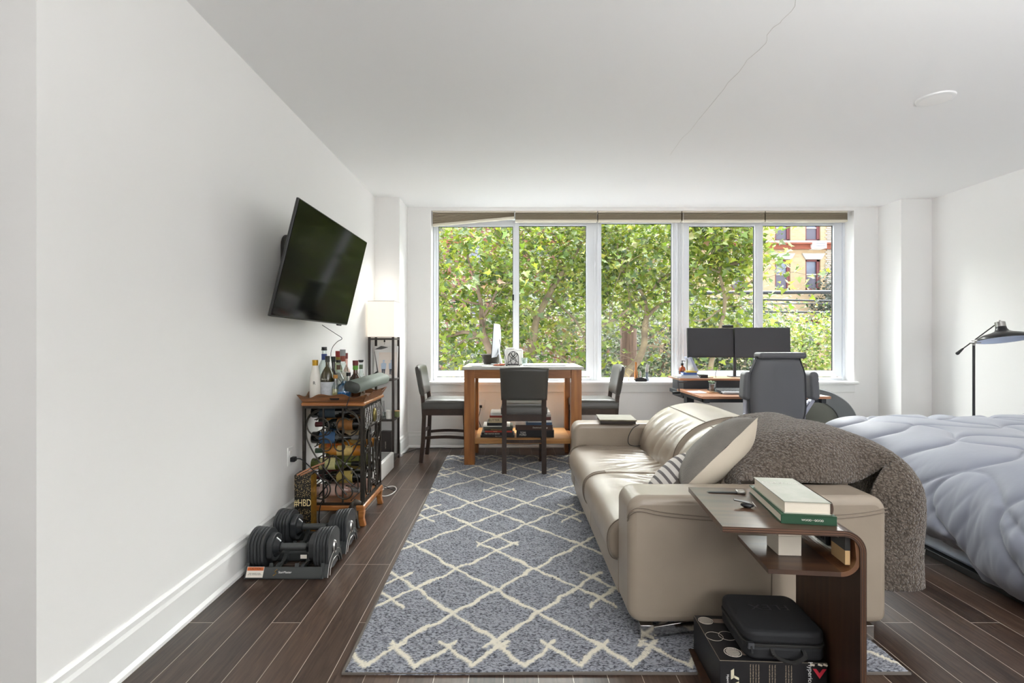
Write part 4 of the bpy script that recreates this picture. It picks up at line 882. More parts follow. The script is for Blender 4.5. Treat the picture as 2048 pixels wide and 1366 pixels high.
jar('candle_jar', X(794, 5.05), 5.05, .4295, .028, .055, mat('sage_glass', '#7f8a5e', .3), 'green candle jar with a wooden lid at the edge of the lower lamp shelf', 'candle', 1, woodm('cork', '#b08a5a', '#c9a577', .7))
rd = jar('reed_diffuser', X(769, 4.97), 4.97, .4295, .022, .06, CLR, 'clear reed diffuser with dark sticks on the lower lamp shelf', 'diffuser')
q = MB()
for a, b in ((-.02, .01), (-.035, 0), (-.01, .02)): q.tube([(X(769, 4.97), 4.97, .44), (X(769, 4.97) + a, 4.97 + b, .60)], .0018, 5)
q.build('reeds', BLACK, rd)
bb = thing('black_case', 'slim black presentation box standing on the bottom lamp shelf', 'box', (-1.21, 5.0, .044))
MB().box(X(763, 4.95), X(783, 4.95), 4.92, 4.99, .0445, Z(862, 4.95)).build('case', mat('brown_black_box', '#2b2523', .5), bb, bevel=.002)
text('BERLIN', .014, mat('pale_ink', '#b9b2a5', .6), bb, face_M((X(771, 4.92), 4.9195, .17), (0, 0, -1), (1, 0, 0)), sx_=1.6)
# ------------------------------------------------------------------ adjustable dumbbells in their cradles
PLATE = mat('dumbbell_plate', '#303234', .42, vary=.06); TRAYM = mat('cradle_plastic', '#3a3d3d', .5)
def dumbbell_set(y0, lab1, lab2, sticker):
    xL, xR = -1.352, -.952
    t = thing('dumbbell_cradle', lab1, 'dumbbell cradle', ((xL + xR) / 2, y0 + .12, 0), group='adjustable dumbbell cradles')
    q = MB(); q.prism([(y0, 0), (y0 + .035, 0), (y0 + .035, .045), (y0 + .022, .056), (y0 + .0, .012)], xL + .012, xR - .006, 'x'); q.build('front_rail', TRAYM, t, bevel=.004)
    q = MB(); q.prism([(y0 + .205, 0), (y0 + .24, 0), (y0 + .24, .012), (y0 + .215, .056), (y0 + .205, .045)], xL + .012, xR - .006, 'x'); q.build('rear_rail', TRAYM, t, bevel=.004)
    yc = y0 + .12
    for a, b in ((xL + .0, xL + .016), (xL + .118, xL + .138), (xR - .15, xR - .13), (xR - .018, xR)):
        pf = [(y0 + .004, 0), (y0 + .03, .07)] + arc(yc, .117, .104, 215, 325, 14) + [(y0 + .21, .07), (y0 + .236, 0)] + arc(yc, -.03, .062, 29, 151, 8)
        MB().prism(pf, a, b, 'x').build('cradle_wall', TRAYM, t)
    q = MB(); P = [(xR + .0005, y0 + .012, .003), (xR + .0005, y0 + .04, .07), (xR + .0005, y0 + .08, .095), (xR + .0005, y0 + .12, .10), (xR + .0005, y0 + .16, .095), (xR + .0005, y0 + .2, .07), (xR + .0005, y0 + .228, .003)]
    pf = [(yy, zz) for _, yy, zz in spline(P, 4)]
    q.prism(pf + [(a, b * .9 - .004) for a, b in [(yy, zz - .012) for yy, zz in pf[3:-3]]][::-1], xR, xR + .022, 'x'); o = q.build('end_arch', TRAYM, t)
    MB().tube([Vector((xR + .0225, a, b)) for a, b in pf], .0018, 6).build('bright_edge', STEEL, o)
    MB().tube([Vector((xR + .0225, yc + (a - yc) * .72, max(.002, b * .62))) for a, b in pf], .0016, 6).build('bright_edge', STEEL, o)
    if sticker:
        up = Vector((0, .022, .044)).normalized(); c = Vector((xL + .055, y0 + .010, .034)); nrm = Vector((1, 0, 0)).cross(up)
        def lab(x0, x1, u0, u1, mt, nm, par):
            vs = [c + Vector((x, 0, 0)) + up * u + nrm * k for k in (.0008, .0018) for x, u in ((x0, u0), (x1, u0), (x1, u1), (x0, u1))]
            return MB().add(vs, [(0, 1, 2, 3), (7, 6, 5, 4), (0, 4, 5, 1), (1, 5, 6, 2), (2, 6, 7, 3), (3, 7, 4, 0)]).build(nm, mt, par)
        s1 = lab(-.043, .043, -.026, .024, mat('white_sticker', '#e9e2d6', .6), 'warning_sticker', t)
        lab(-.041, .041, .006, .022, mat('orange_sticker', '#c8642c', .6), 'orange_band', s1).location += Vector((0, -.001, .0005))
        text('CAUTION', .013, mat('dark_ink', '#55321f', .6), t, face_M(c + up * .014 + nrm * .0035, (1, 0, 0), up), ext=.0002)
        text('KEEP HANDS CLEAR\nOF ALL MOVING PARTS', .0065, mat('grey_ink', '#4b4b4b', .6), t, face_M(c - up * .010 + nrm * .0028, (1, 0, 0), up), ext=.0002)
        c2 = Vector((-1.145, y0 + .010, .032))
        text('StairMaster', .0145, mat('white_ink', '#f2f2f0', .5), t, face_M(c2 + nrm * .002, (1, 0, 0), up), name='logo', ext=.0002)
        q = MB(); q.tube(spline([c2 + Vector((-.042, 0, 0)) + up * .014 + nrm * .002, c2 + Vector((-.052, 0, 0)) + up * .004 + nrm * .002, c2 + Vector((-.044, 0, 0)) - up * .004 + nrm * .002, c2 + Vector((-.058, 0, 0)) - up * .016 + nrm * .002]), .0014, 5); q.build('logo_swoosh', GOLD, t)
        MB().box(-1.105, -1.072, y0 + .10, y0 + .101, .062, .082).build('small_plate_sticker', mat('white_sticker', '#e9e2d6', .6), t)
    d = thing('dumbbell', lab2, 'dumbbell', ((xL + xR) / 2, yc, .012), group='adjustable dumbbells')
    zc = .118
    def disc(x0, x1, r, mt, nm, flat=True, par=d):
        pts_ = []
        for i in range(40):
            a = 2 * math.pi * i / 40; yy, zz = r * math.cos(a), r * math.sin(a)
            if flat: yy = max(-r * .86, min(r * .86, yy))
            pts_.append((yc + yy, zc + zz))
        return MB().prism(pts_, x0, x1, 'x').build(nm, mt, par, bevel=.003, smooth=True)
    for sg, xe in ((1, xR + .018), (-1, xL - .0)):
        for k in range(5):
            a = xe - sg * (k * .0165); disc(min(a, a - sg * .0145), max(a, a - sg * .0145), .103 - .0015 * k, PLATE, 'weight_plate')
        a = xe - sg * .084; disc(min(a, a - sg * .03), max(a, a - sg * .03), .07, PLATE, 'weight_plate')
        a = xe - sg * .116; q = MB(); q.cyl((a, yc, zc), (a - sg * .022, yc, zc), .052, .030, 24); q.build('collar', mat('glossy_black', '#232528', .2), d, smooth=40)
        q = MB(); q.M = Matrix.Translation((xe + sg * .001, yc - .0, zc)) @ Matrix.Diagonal((1, .62, 1, 1)); q.cyl((0, 0, 0), (sg * .008, 0, 0), .036, .031, 24); o = q.build('selector_dial', STEEL, d, smooth=40)
        q = MB(); q.M = Matrix.Translation((xe + sg * .009, yc, zc)) @ Matrix.Diagonal((1, .62, 1, 1)); q.cyl((0, 0, 0), (sg * .002, 0, 0), .02, .02, 20); q.build('dial_face', BLACK, o)
    q = MB(); n = 12; L0, L1 = xL + .135, xR - .115
    q.tube([(L0 + (L1 - L0) * i / n, yc, zc) for i in range(n + 1)], [.0165 + .002 * math.sin(i / n * math.pi) + (.006 if i in (0, n) else 0) for i in range(n + 1)], 16); q.build('grip', mat('grip_metal', '#4c4e4e', .35, metal=.3), d, smooth=True)
dumbbell_set(2.53, 'black plastic dumbbell cradle with an orange and white warning sticker, nearest', 'black adjustable dumbbell resting in the nearer cradle', True)
dumbbell_set(2.81, 'black plastic dumbbell cradle behind the stickered one', 'black adjustable dumbbell in the farther cradle by the gift bag', False)
# ------------------------------------------------------------------ counter table
TW = woodm('oak_table_wood', '#7c4a22', '#a86c35', .4, 3, stretch=(9, 9, .9), coat=.15)
TWH = woodm('oak_table_rail', '#7c4a22', '#a86c35', .4, 3, stretch=(.9, 9, 9), coat=.15)
SHW = woodm('shelf_wood', '#a8743f', '#c99558', .4, 3, stretch=(.9, 9, 9), coat=.1)
tb = thing('counter_table', 'tall oak counter table with a grey stone top under the window', 'table', (.12, 5.1, 0))
A0, A1, B0, B1 = -.443, .68, 4.775, 5.43
MB().box(-.459, .698, 4.755, 5.455, .922, .95).build('table_top', mat('pale_stone_top', '#b9b7b2', .22, vary=.12, vscale=9), tb, bevel=.003)
for x in (A0, A1 - .1):
    for y in (B0, B1 - .1): MB().box(x, x + .1, y, y + .1, 0.012 if y < 5.1 else .0, .922).build('leg', TW, tb, bevel=.003)
q = MB(); q.box(A0 + .1, A1 - .1, B0 + .012, B0 + .032, .838, .922); q.box(A0 + .1, A1 - .1, B1 - .032, B1 - .012, .838, .922); q.box(A0 + .012, A0 + .032, B0 + .1, B1 - .1, .838, .922); q.box(A1 - .032, A1 - .012, B0 + .1, B1 - .1, .838, .922)
q.build('apron', TWH, tb, bevel=.002)
q = MB(); q.box(A0 + .1, A1 - .1, B0 + .03, B1 - .03, .232, .258); q.box(A0 + .10, A1 - .10, B0 + .045, B0 + .07, .205, .232); q.build('shelf', SHW, tb, bevel=.002)
for x in (A0 + .02, A1 - .1): MB().box(x, x + .08, B0 + .1, B1 - .1, .205, .245).build('side_rail', TWH, tb)
# ------------------------------------------------------------------ counter chairs
LEA = mat('charcoal_leather', '#413f3b', .38, vary=.05, bump=.12, bscale=160, dist=.0006, coat=.1)
CWD = mat('dark_walnut_leg', '#33241d', .38, vary=.2, vscale=20)
def chair(label, loc, rz):
    t = thing('counter_chair', label, 'chair', loc, rz, group='charcoal leather counter chairs round the table')
    def B(name, q, mt, **k): return q.build(name, mt, t, world=False, **k)
    for sx_ in (-1, 1):
        x = sx_ * .178
        q = MB(); P = [(x, -.235, 0), (x, -.215, .2), (x, -.205, .45), (x, -.215, .62), (x, -.232, .74)]
        for a, b in zip(P[:-1], P[1:]): q.bar(a, b, .036, .042, up=(1, 0, 0))
        B('leg', q, CWD)
        q = MB(); q.add([(x - .02 * 1, .195, .0), (x + .02 - .006, .195, 0), (x + .014, .222, 0), (x - .014, .222, 0), (x - .022, .175, .52), (x + .022, .175, .52), (x + .022, .222, .52), (x - .022, .222, .52)],
              [(3, 2, 1, 0), (4, 5, 6, 7), (0, 1, 5, 4), (1, 2, 6, 5), (2, 3, 7, 6), (3, 0, 4, 7)]); B('leg', q, CWD)
    q = MB(); q.box(-.16, .16, -.222, -.2, .465, .525); q.box(-.16, .16, .19, .215, .465, .525); q.box(-.196, -.172, -.2, .19, .465, .525); q.box(.172, .196, -.2, .19, .465, .525); B('seat_rail', q, CWD, bevel=.002)
    for (p0, p1) in (((-.16, -.215, .285), (.16, -.215, .285)), ((-.16, .2, .215), (.16, .2, .215)), ((-.178, -.2, .24), (-.178, .2, .24)), ((.178, -.2, .24), (.178, .2, .24))):
        q = MB(); n = 8; P = [Vector(p0).lerp(Vector(p1), i / n) + (Vector((0, 0, .012 * math.sin(i / n * math.pi))) if p0[1] != p1[1] else Vector((0, -.012 * math.sin(i / n * math.pi), 0))) for i in range(n + 1)]
        for a, b in zip(P[:-1], P[1:]): q.bar(a, b, .016, .028, up=(0, 0, 1))
        B('stretcher', q, CWD)
    def seatf(u, v):
        a, b = (u - .5) * 2, (v - .5) * 2
        k = (1 - abs(a) ** 5) * (1 - abs(b) ** 5)
        return (a * .205 * (1 - .02 * b), .0 + b * .225, .585 + .035 * max(0, k) ** .35 )
    q = MB(); q.grid(seatf, 22, 22)
    # closed cushion: top grid, straight boxed sides
    n = 22
    ring_ = [seatf(i / n, 0) for i in range(n)] + [seatf(1, i / n) for i in range(n)] + [seatf(1 - i / n, 1) for i in range(n)] + [seatf(0, 1 - i / n) for i in range(n)]
    m_ = len(ring_); vs = [(x, y, z) for x, y, z in ring_] + [(x * .985, y * .985, .527) for x, y, z in ring_]
    q.add(vs, [(i, (i + 1) % m_, (i + 1) % m_ + m_, i + m_) for i in range(m_)] + [tuple(range(m_, 2 * m_))]); B('seat', q, LEA, smooth=50)
    def bk(u, v, s):
        a, b = (u - .5) * 2, v
        w = .205 + .012 * b; top = .955 - .012 * a * a; z = .655 + (top - .655) * b
        y = -.235 - .05 * b + .018 * a * a
        e = (1 - abs(a) ** 8) * (1 - abs(2 * b - 1) ** 8); th = .010 + .02 * max(0, e) ** .4
        return (a * w, y + s * th, z)
    q = MB(); q.grid(lambda u, v: bk(u, v, -1), 20, 16); q.grid(lambda u, v: bk(1 - u, v, 1), 20, 16)
    n = 40; rg = []
    for i in range(20): rg.append((i / 20, 0))
    for i in range(16): rg.append((1, i / 16))
    for i in range(20): rg.append((1 - i / 20, 1))
    for i in range(16): rg.append((0, 1 - i / 16))
    m_ = len(rg); q.add([bk(u, v, -1) for u, v in rg] + [bk(u, v, 1) for u, v in rg], [(i, (i + 1) % m_, (i + 1) % m_ + m_, i + m_) for i in range(m_)])
    B('backrest', q, LEA, smooth=60)
    return t
c0 = chair('charcoal leather counter chair in front of the table, seen from behind', (.122, 4.70, .013), 0)
def place(label, loc, rz):
    c = copy_tree(c0); c.location = loc; c.rotation_euler = (0, 0, rz); c['label'] = label; return c
place('charcoal leather counter chair at the left end of the table, facing right', (-.645, 5.10, 0), R(-90))
place('charcoal leather counter chair at the right end of the table, facing left', (.84, 5.13, 0), R(90))
# ------------------------------------------------------------------ books
def book(x0, x1, y0, z0, h, dpt, cover, label, title=None, group='books stacked on the table shelf', rot=0, pages='left', tcol='#efeae0', tsize=.6, talign=0, name='book'):
    c = Vector(((x0 + x1) / 2, y0 + dpt / 2, z0)); t = thing(name, label, 'book', tuple(c), group=group)
    M = Matrix.Translation(c) @ Matrix.Rotation(rot, 4, 'Z'); w = (x1 - x0) / 2; d = dpt / 2; e = min(.004, h * .18)
    cm_ = mat('cover_' + cover[1:], cover, .45)
    q = MB(M); q.box(-w, w, -d, d, 0, e); q.box(-w, w, -d, d, h - e, h); q.box(-w, w, -d, -d + .004, e, h - e); q.build('cover', cm_, t)
    q = MB(M); q.box(-w + .003, w - .003, -d + .004, d - .004, e, h - e); q.build('pages', PAPER, t)
    if title:
        text(title, h * tsize, mat('print_' + tcol[1:], tcol, .6), t, M @ face_M((talign, -d - .001, h / 2), (1, 0, 0), (0, 0, 1)), ext=.0003)
    return t
yb = 4.86
def bx(px): return X(px, yb)
z = .2585
stackL = [(961, 1029, .021, '#15161a', 'black book at the bottom of the left stack', 'FINE WATCHES', '#cfcbc2', .02), (963, 1026, .028, '#1b1c1f', 'black book titled The Watch Book, second from the bottom', 'THE WATCH BOOK', '#e8e2d4', -.05), (970, 1024, .016, '#a83524', 'thin red book in the left stack', 'PATRICK', '#f0c9a0', -.03),
          (968, 1025, .020, '#332a22', 'dark book with gold lettering in the left stack', 'THE WORLD ATLAS', '#d8b45c', -.02), (967, 1026, .019, '#3f4438', 'dark green grey book under the loose papers', None, '#ffffff', 0), (966, 1020, .008, '#e9e6df', 'thin white magazine lying across the left stack', None, '#000', 0),
          (974, 1012, .030, '#17191b', 'black book under the cream one in the left stack', None, '#000', 0), (978, 1010, .050, '#d6c5a0', 'thick cream book with dark lettering in the left stack', 'BUTTER', '#5a4a34', -.03), (979, 1012, .021, '#9a3826', 'brick red book second from the top of the left stack', None, '#000', 0), (981, 1008, .026, '#efeeea', 'white book on top of the left stack', None, '#000', 0)]
for a, b, h, c_, lab, ti, tc_, ta in stackL:
    book(bx(a), bx(b), yb - .004 * random.random(), z, h, .24 if h < .04 else .2, c_, lab, ti, tcol=tc_, talign=ta); z += h
z = .2585
stackR = [(1033, 1108, .070, '#17181a', 'big black book titled Tom Ford at the bottom of the right stack', 'TOM\nFORD', '#f0ede6', -.12, .4), (1031, 1105, .050, '#4a332c', 'brown book with white playful lettering on the Tom Ford book', 'Dachshund-Ology', '#f2ece0', .06, .5), (1052, 1104, .026, '#3c5677', 'blue and white book in the right stack', None, '#fff', 0, 1), (1056, 1103, .020, '#d9d9d6', 'pale grey book over the blue one in the right stack', None, '#fff', 0, 1),
          (1058, 1102, .034, '#5a2f2b', 'maroon book near the top of the right stack', None, '#fff', 0, 1), (1060, 1102, .022, '#a7a19c', 'grey book second from the top of the right stack', None, '#fff', 0, 1), (1062, 1100, .024, '#eceae6', 'white book on top of the right stack', None, '#fff', 0, 1)]
for a, b, h, c_, lab, ti, tc_, ta, ts in stackR:
    book(bx(a), bx(b), yb - .003 * random.random(), z, h, .26 if h > .04 else .21, c_, lab, ti, tcol=tc_, talign=ta, tsize=ts * (.9 if ti and '\n' in ti else .8)); z += h
# ------------------------------------------------------------------ on the counter table
ZT_ = .9505
im = thing('computer', 'white backed flat computer turned edge on at the left of the counter table', 'computer', (-.16, 5.2, ZT_))
Mi = Matrix.Translation((X(992, 5.2), 5.17, 1.20)) @ Matrix.Rotation(R(-96), 4, 'Z') @ Matrix.Rotation(R(-4), 4, 'X')
q = MB(Mi); q.box(-.24, .24, -.006, .0, -.17, .17); q.build('screen', mat('computer_screen', '#2b2c30', .15), im, bevel=.002)
q = MB(Mi)
def bulge(u, v):
    a, b = (u - .5) * 2, (v - .5) * 2; return (a * .24, .001 + .045 * (1 - a * a) ** .6 * (1 - .75 * b * b), b * .17)
q.grid(bulge, 16, 12); q.build('back_shell', mat('silver_white_shell', '#dfe3ea', .3), im, smooth=True)
q = MB(Mi); q.prism([(.02, -.04), (.035, -.04), (.06, -.24), (.05, -.243), (-.03, -.243), (-.03, -.249), (.08, -.249), (.08, -.243)], -.06, .06, 'x'); q.build('stand', mat('silver_white_shell', '#dfe3ea', .3), im)
wk = thing('wicker_basket', 'dark wicker basket behind the white backed computer', 'basket', (X(982, 5.32), 5.32, ZT_))
q = MB(); q.lathe([(.075, 0), (.082, .01), (.102, .095), (.110, .1), (.106, .104), (.096, .095), (.076, .012), (.002, .01)], (X(982, 5.32), 5.32, ZT_), 30, caps=False)
q.build('woven_body', mat('wicker', '#4c463f', .7, bump=1, bscale=30, stretch=(3, 3, 14), dist=.01, vary=.3, vscale=40), wk, smooth=50)
nh = thing('napkin_holder', 'black wire napkin holder with an arched scroll front on the counter table', 'napkin holder', (X(1026, 4.95), 4.95, ZT_))
q = MB(); yN = 4.95; cx = X(1026.5, yN); f = lambda x, z: Vector((cx + x, yN, ZT_ + z)); bot = .012
q.tube([f(-.052, bot)] + circ(0, .085, .052, .055, 180, 0, 16, f) + [f(.052, bot)], .0035, 6)
for sg in (-1, 1):
    q.tube(spline([f(sg * .05, bot + .02), f(sg * .01, .06), f(-sg * .028, .09), f(-sg * .04, .11), f(-sg * .025, .12), f(-sg * .012, .105), f(0, .09), f(sg * .03, .055), f(sg * .01, bot)], 5), .0026, 5)
q.tube(circ(0, .115, .016, .022, 0, 360, 16, f), .0026, 5); q.box(cx - .056, cx + .056, yN - .004, yN + .004, ZT_ + bot - .004, ZT_ + bot + .006)
for sg in (-1, 1): q.tube([f(sg * .04, bot), f(sg * .045, .002)], .004, 6); q.box(cx + sg * .06 - .006, cx + sg * .06 + .006, yN - .03, yN + .045, ZT_, ZT_ + .005)
q.build('wire_front', BLACK, nh)
MB().box(cx - .05, cx + .05, yN + .008, yN + .04, ZT_ + .004, ZT_ + .13).build('napkins', mat('white_napkin', '#f0efec', .9, bump=.3, bscale=60), nh, bevel=.003)
wb = thing('white_canister', 'white rectangular canister behind the napkin holder', 'canister', (X(1032, 5.15), 5.15, ZT_))
MB().box(X(1009, 5.15), X(1046, 5.15), 5.1, 5.2, ZT_, Z(698, 5.15)).build('canister_body', mat('glossy_ceramic', '#e4e2de', .2), wb, bevel=.018, seg=3)
MB().box(X(1011, 5.15), X(1030, 5.15), 5.11, 5.19, Z(698, 5.15), Z(695.5, 5.15)).build('lid', mat('glossy_ceramic', '#e4e2de', .2), wb, bevel=.006)
gl = thing('drinking_glass', 'clear glass with a handle at the right of the white canister', 'glass', (X(1049, 5.05), 5.05, ZT_))
MB().lathe([(.02, 0), (.024, .004), (.032, .075), (.029, .075), (.021, .008), (.002, .006)], (X(1049, 5.05), 5.05, ZT_), 20).build('glass_body', CLR, gl, smooth=50)
MB().tube(spline([(X(1049, 5.05) + .03, 5.05, ZT_ + .065), (X(1049, 5.05) + .055, 5.05, ZT_ + .05), (X(1049, 5.05) + .05, 5.05, ZT_ + .02), (X(1049, 5.05) + .025, 5.05, ZT_ + .015)]), .004, 6).build('handle', CLR, gl)
q = MB(); g_ = random.Random(4)
ox, oy = X(998, 4.92), 4.92
q.obox((ox - .01, oy, ZT_ + .009), (.07, .025, .014), (0, 0, .1)); q.obox((ox + .03, oy + .01, ZT_ + .012), (.05, .02, .018), (0, 0, -.2)); q.tube([(ox - .055, oy, ZT_ + .008), (ox + .06, oy - .005, ZT_ + .016)], .006, 8)
solo('orange_cutter', q, mat('orange_plastic', '#c2592a', .4), 'small orange plastic tool lying on the counter table', 'tool', bevel=.003)
q = MB(); q.grid(lambda u, v: (X(1048, 5.1) + .42 * u - .01 * math.sin(v * 9), 4.93 + .33 * v, ZT_ + .004 + .004 * math.sin(u * 23 + v * 7) * math.sin(v * 19)), 40, 24)
solo('table_runner', q, mat('blue_white_print', '#eceae8', .7, c2='#b9bccb', vscale=45), 'white printed cloth with a faint blue pattern at the right of the table top', 'cloth', smooth=True, solid=.002)
q = MB(); q.grid(lambda u, v: (X(943, 5.0) + .17 * u, 4.86 + .12 * v, ZT_ + .002 + .002 * u * v), 4, 4); solo('paper_sheet', q, mat('paper_white', '#f0efec', .8), 'white paper sheet near the left corner of the counter table', 'paper', solid=.001)
q = MB(); q.box(X(944, 4.83), X(964, 4.83), 4.80, 4.86, ZT_, ZT_ + .006); solo('phone', q, mat('grey_phone', '#77797d', .3), 'thin grey phone lying at the front left corner of the counter table', 'phone', bevel=.002)
q = MB(); P = [(X(999, 5.1), 5.1, Z(679, 5.1)), (X(1003, 5.1), 5.05, Z(695, 5.05)), (X(1010, 5.0), 5.0, Z(712, 5)), (X(1013, 4.95), 4.93, ZT_ + .004), (X(1000, 4.9), 4.9, ZT_ + .004)]
q.tube(spline(P), .003, 6); solo('computer_cable', q, BLACK, 'dark cable curving from the white backed computer down to the table', 'cable')
q = MB(); q.tube(spline([(-.335, WY - .02, .46), (-.34, 5.54, .40), (-.355, 5.53, .33), (-.33, 5.53, .25), (-.30, 5.54, .12), (-.5, 5.55, .008), (-.8, 5.54, .008), (-1.0, 5.5, .008), (-1.09, 5.35, .008), (-1.12, 5.2, .02)]), .004, 6)
q.box(-.345, -.318, WY - .032, WY - .0095, .447, .475); solo('extension_cable', q, BLACK, 'black cord from the outlet behind the table, running along the baseboard', 'cord')
# things on the window sill
t = thing('amber_bottle', 'slender amber glass bottle on the window sill', 'bottle', (X(1272, 5.66), 5.66, ZS))
MB().lathe([(.002, 0), (.02, 0), (.022, .005), (.02, .1), (.013, .13), (.011, .2), (.012, .215), (.002, .215)], (X(1272, 5.66), 5.66, ZS + .001), 16).build('glass_body', mat('amber_glass', '#a9682a', .12, spec=.8), t, smooth=40)
for px, top, lab, c_ in ((1281, 742, 'small clear salt mill on the window sill behind the black dish', '#c9ccd2'), (1294, 727, 'tall grey metal pepper mill on the window sill', '#6f7884')):
    t = thing('spice_mill', lab, 'mill', (X(px, 5.67), 5.67, ZS)); h = Z(top, 5.67) - ZS; r = .010 if px < 1290 else .014
    MB().lathe([(.002, 0), (r * 1.5, 0), (r * 1.5, .02), (r, .04), (r * 1.1, h * .5)], (X(px, 5.67), 5.67, ZS + .001), 16).build('mill_body', mat('mill_' + c_[1:], c_, .25, metal=.5), t, smooth=40)
    MB().lathe([(r * 1.1, h * .5), (r * 1.2, h * .55), (r, h * .9), (r * .5, h), (.002, h)], (X(px, 5.67), 5.67, ZS + .001), 16).build('mill_top', STEEL, t, smooth=40)
q = MB(Matrix.Translation((X(1281, 5.61), 5.61, ZS + .001))); q.prism(arc(0, 0, .075, 20, 160, 14) + [(-.06, -.0), (.06, 0)], -.03, .03); o = solo('black_dish', q, mat('glossy_black', '#232528', .2), 'low black curved dish upside down on the window sill', 'dish', smooth=40)
o.scale = (1, 1, .62); o.location.z = ZS
q = MB(); x = X(1259, 5.6); q.lathe([(.03, 0), (.032, .003), (.004, .006), (.002, .06)], (x, 5.63, ZS + .001), 16); q.tube(spline([(x, 5.63, ZS + .06), (x - .04, 5.63, ZS + .1), (x - .01, 5.63, ZS + .14), (x + .05, 5.63, ZS + .11), (x + .02, 5.63, ZS + .07)]), .002, 5)
solo('ring_stand', q, mat('brass_wire', '#b7a56a', .35, metal=.8), 'thin brass wire stand on the window sill by the chair', 'stand')
# ------------------------------------------------------------------ sofa
LS = mat('taupe_leather', '#9c8f80', .34, vary=.05, vscale=5, bump=.25, bscale=260, dist=.0006, coat=.12, spec=.5)
PIP = mat('sofa_seam', '#7d7063', .6)
so = thing('sofa', 'taupe leather two seat sofa with chrome legs, back adjusted low', 'sofa', (.98, 2.95, 0))
def armf(y0, y1):
    q = MB(); x0, x1, z0, z1 = .47, 1.505, .07, .588
    pf = arc(x0 + .06, z0 + .07, .06, 180, 270, 8) + arc(x1 - .04, z0 + .05, .04, 270, 360, 6) + arc(x1 - .06, z1 - .06, .06, 0, 90, 8) + arc(x0 + .06, z1 - .06, .06, 90, 180, 8)
    pf = [(a, max(z0, b)) for a, b in pf]; q.prism(pf, y0, y1); return q
for y0, y1, nearr in ((1.99, 2.20, 1), (3.70, 3.90, 0)):
    a = armf(y0, y1).build('armrest', LS, so, bevel=.032, seg=5)
    ysd = y0 if nearr else y1
    for dz in (0, -.014):
        P = [(.4705, ysd + (.02 if nearr else -.02), .5 + dz), (.478, ysd - .001 * (1 if nearr else -1), .535 + dz), (.52, ysd - .0015 * (1 if nearr else -1), .546 + dz), (.62, ysd - .0015 * (1 if nearr else -1), .527 + dz), (.85, ysd - .0015 * (1 if nearr else -1), .507 + dz), (1.15, ysd - .0015 * (1 if nearr else -1), .512 + dz), (1.38, ysd - .0015 * (1 if nearr else -1), .525 + dz), (1.50, ysd - .001 * (1 if nearr else -1), .545 + dz)]
        MB().tube(spline(P), .0022, 6).build('piping', PIP, a)
MB().tube([(1.04, 1.9885, .08), (1.04, 1.9885, .50)], .0015, 5).build('seam', PIP, so.children[0])
MB().box(.485, 1.47, 2.2, 3.7, .095, .235).build('base', LS, so, bevel=.012, seg=3)
MB().box(1.40, 1.50, 2.2, 3.7, .1, .60).build('back_panel', LS, so, bevel=.03, seg=4)
MB().box(.474, .486, 2.2, 2.948, .1, .25).build('front_panel', LS, so, bevel=.004)
MB().box(.474, .486, 2.952, 3.7, .1, .25).build('front_panel', LS, so, bevel=.004)
def resample(P, n):
    P = [Vector((a, b, 0)) for a, b in P]; P = spline(P + [P[0]], 6)[:-1]; L = [0]
    for a, b in zip(P, P[1:] + [P[0]]): L.append(L[-1] + (b - a).length)
    out = []; P = P + [P[0]]
    for i in range(n):
        s_ = L[-1] * i / n
        k = max(j for j in range(len(L) - 1) if L[j] <= s_); t = (s_ - L[k]) / max(1e-9, L[k + 1] - L[k]); out.append(P[k].lerp(P[k + 1], t))
    return out
def loft(prof, y0, y1, nu, nv, rnd, wr):
    P = resample(prof, nu); cx = sum(p.x for p in P) / nu; cz = sum(p.y for p in P) / nu; vs = []
    ts = [0, .004, .012, .025] + [.04 + .92 * i / nv for i in range(nv + 1)] + [.975, .988, .996, 1]
    for t in ts:
        y = y0 + (y1 - y0) * t; e = min(t, 1 - t) * (y1 - y0)
        d = rnd * (1 - math.sqrt(max(0, 1 - (1 - min(1, e / rnd)) ** 2)))
        for i, p in enumerate(P):
            tn = (P[(i + 1) % nu] - P[i - 1]).normalized(); nn_ = Vector((tn.y, -tn.x, 0))
            if nn_.dot(Vector((p.x - cx, p.y - cz, 0))) < 0: nn_ = -nn_
            q = Vector((p.x, y, p.y)) + Vector((nn_.x, 0, nn_.y)) * (-d + (wr(p.x, y, p.y) if wr else 0) * min(1, e / .05)); vs.append(q)
    q = MB(); m = len(ts)
    q.add(vs, [(j * nu + i, j * nu + (i + 1) % nu, (j + 1) * nu + (i + 1) % nu, (j + 1) * nu + i) for j in range(m - 1) for i in range(nu)] + [tuple(range(nu)), tuple((m - 1) * nu + i for i in range(nu))][:2])
    return q
def seat_wr(yc_):
    def f(x, y, z):
        if z < .36: return .002 * noise.noise(Vector((x * 6, y * 9, z * 6)))
        w = smoothstep(.5, .75, x) * (1 - smoothstep(.98, 1.1, x))
        ang = math.atan2(y - yc_, 1.25 - x); r_ = math.hypot(y - yc_, 1.25 - x)
        rg_ = abs(noise.noise(Vector((ang * 7.5, r_ * 1.6, yc_ * 3)))); rg2 = abs(noise.noise(Vector((ang * 15 + 4, r_ * 2.5, yc_))))
        return -.006 * w + w * (.020 * (rg_ - .15) + .009 * rg2) + .004 * noise.noise(Vector((x * 4, y * 4, 1)))
    return f
sprof = [(.50, .235), (.452, .25), (.432, .31), (.44, .375), (.485, .418), (.58, .432), (.75, .432), (.95, .428), (1.08, .42), (1.12, .38), (1.12, .26), (1.0, .235), (.75, .235)]
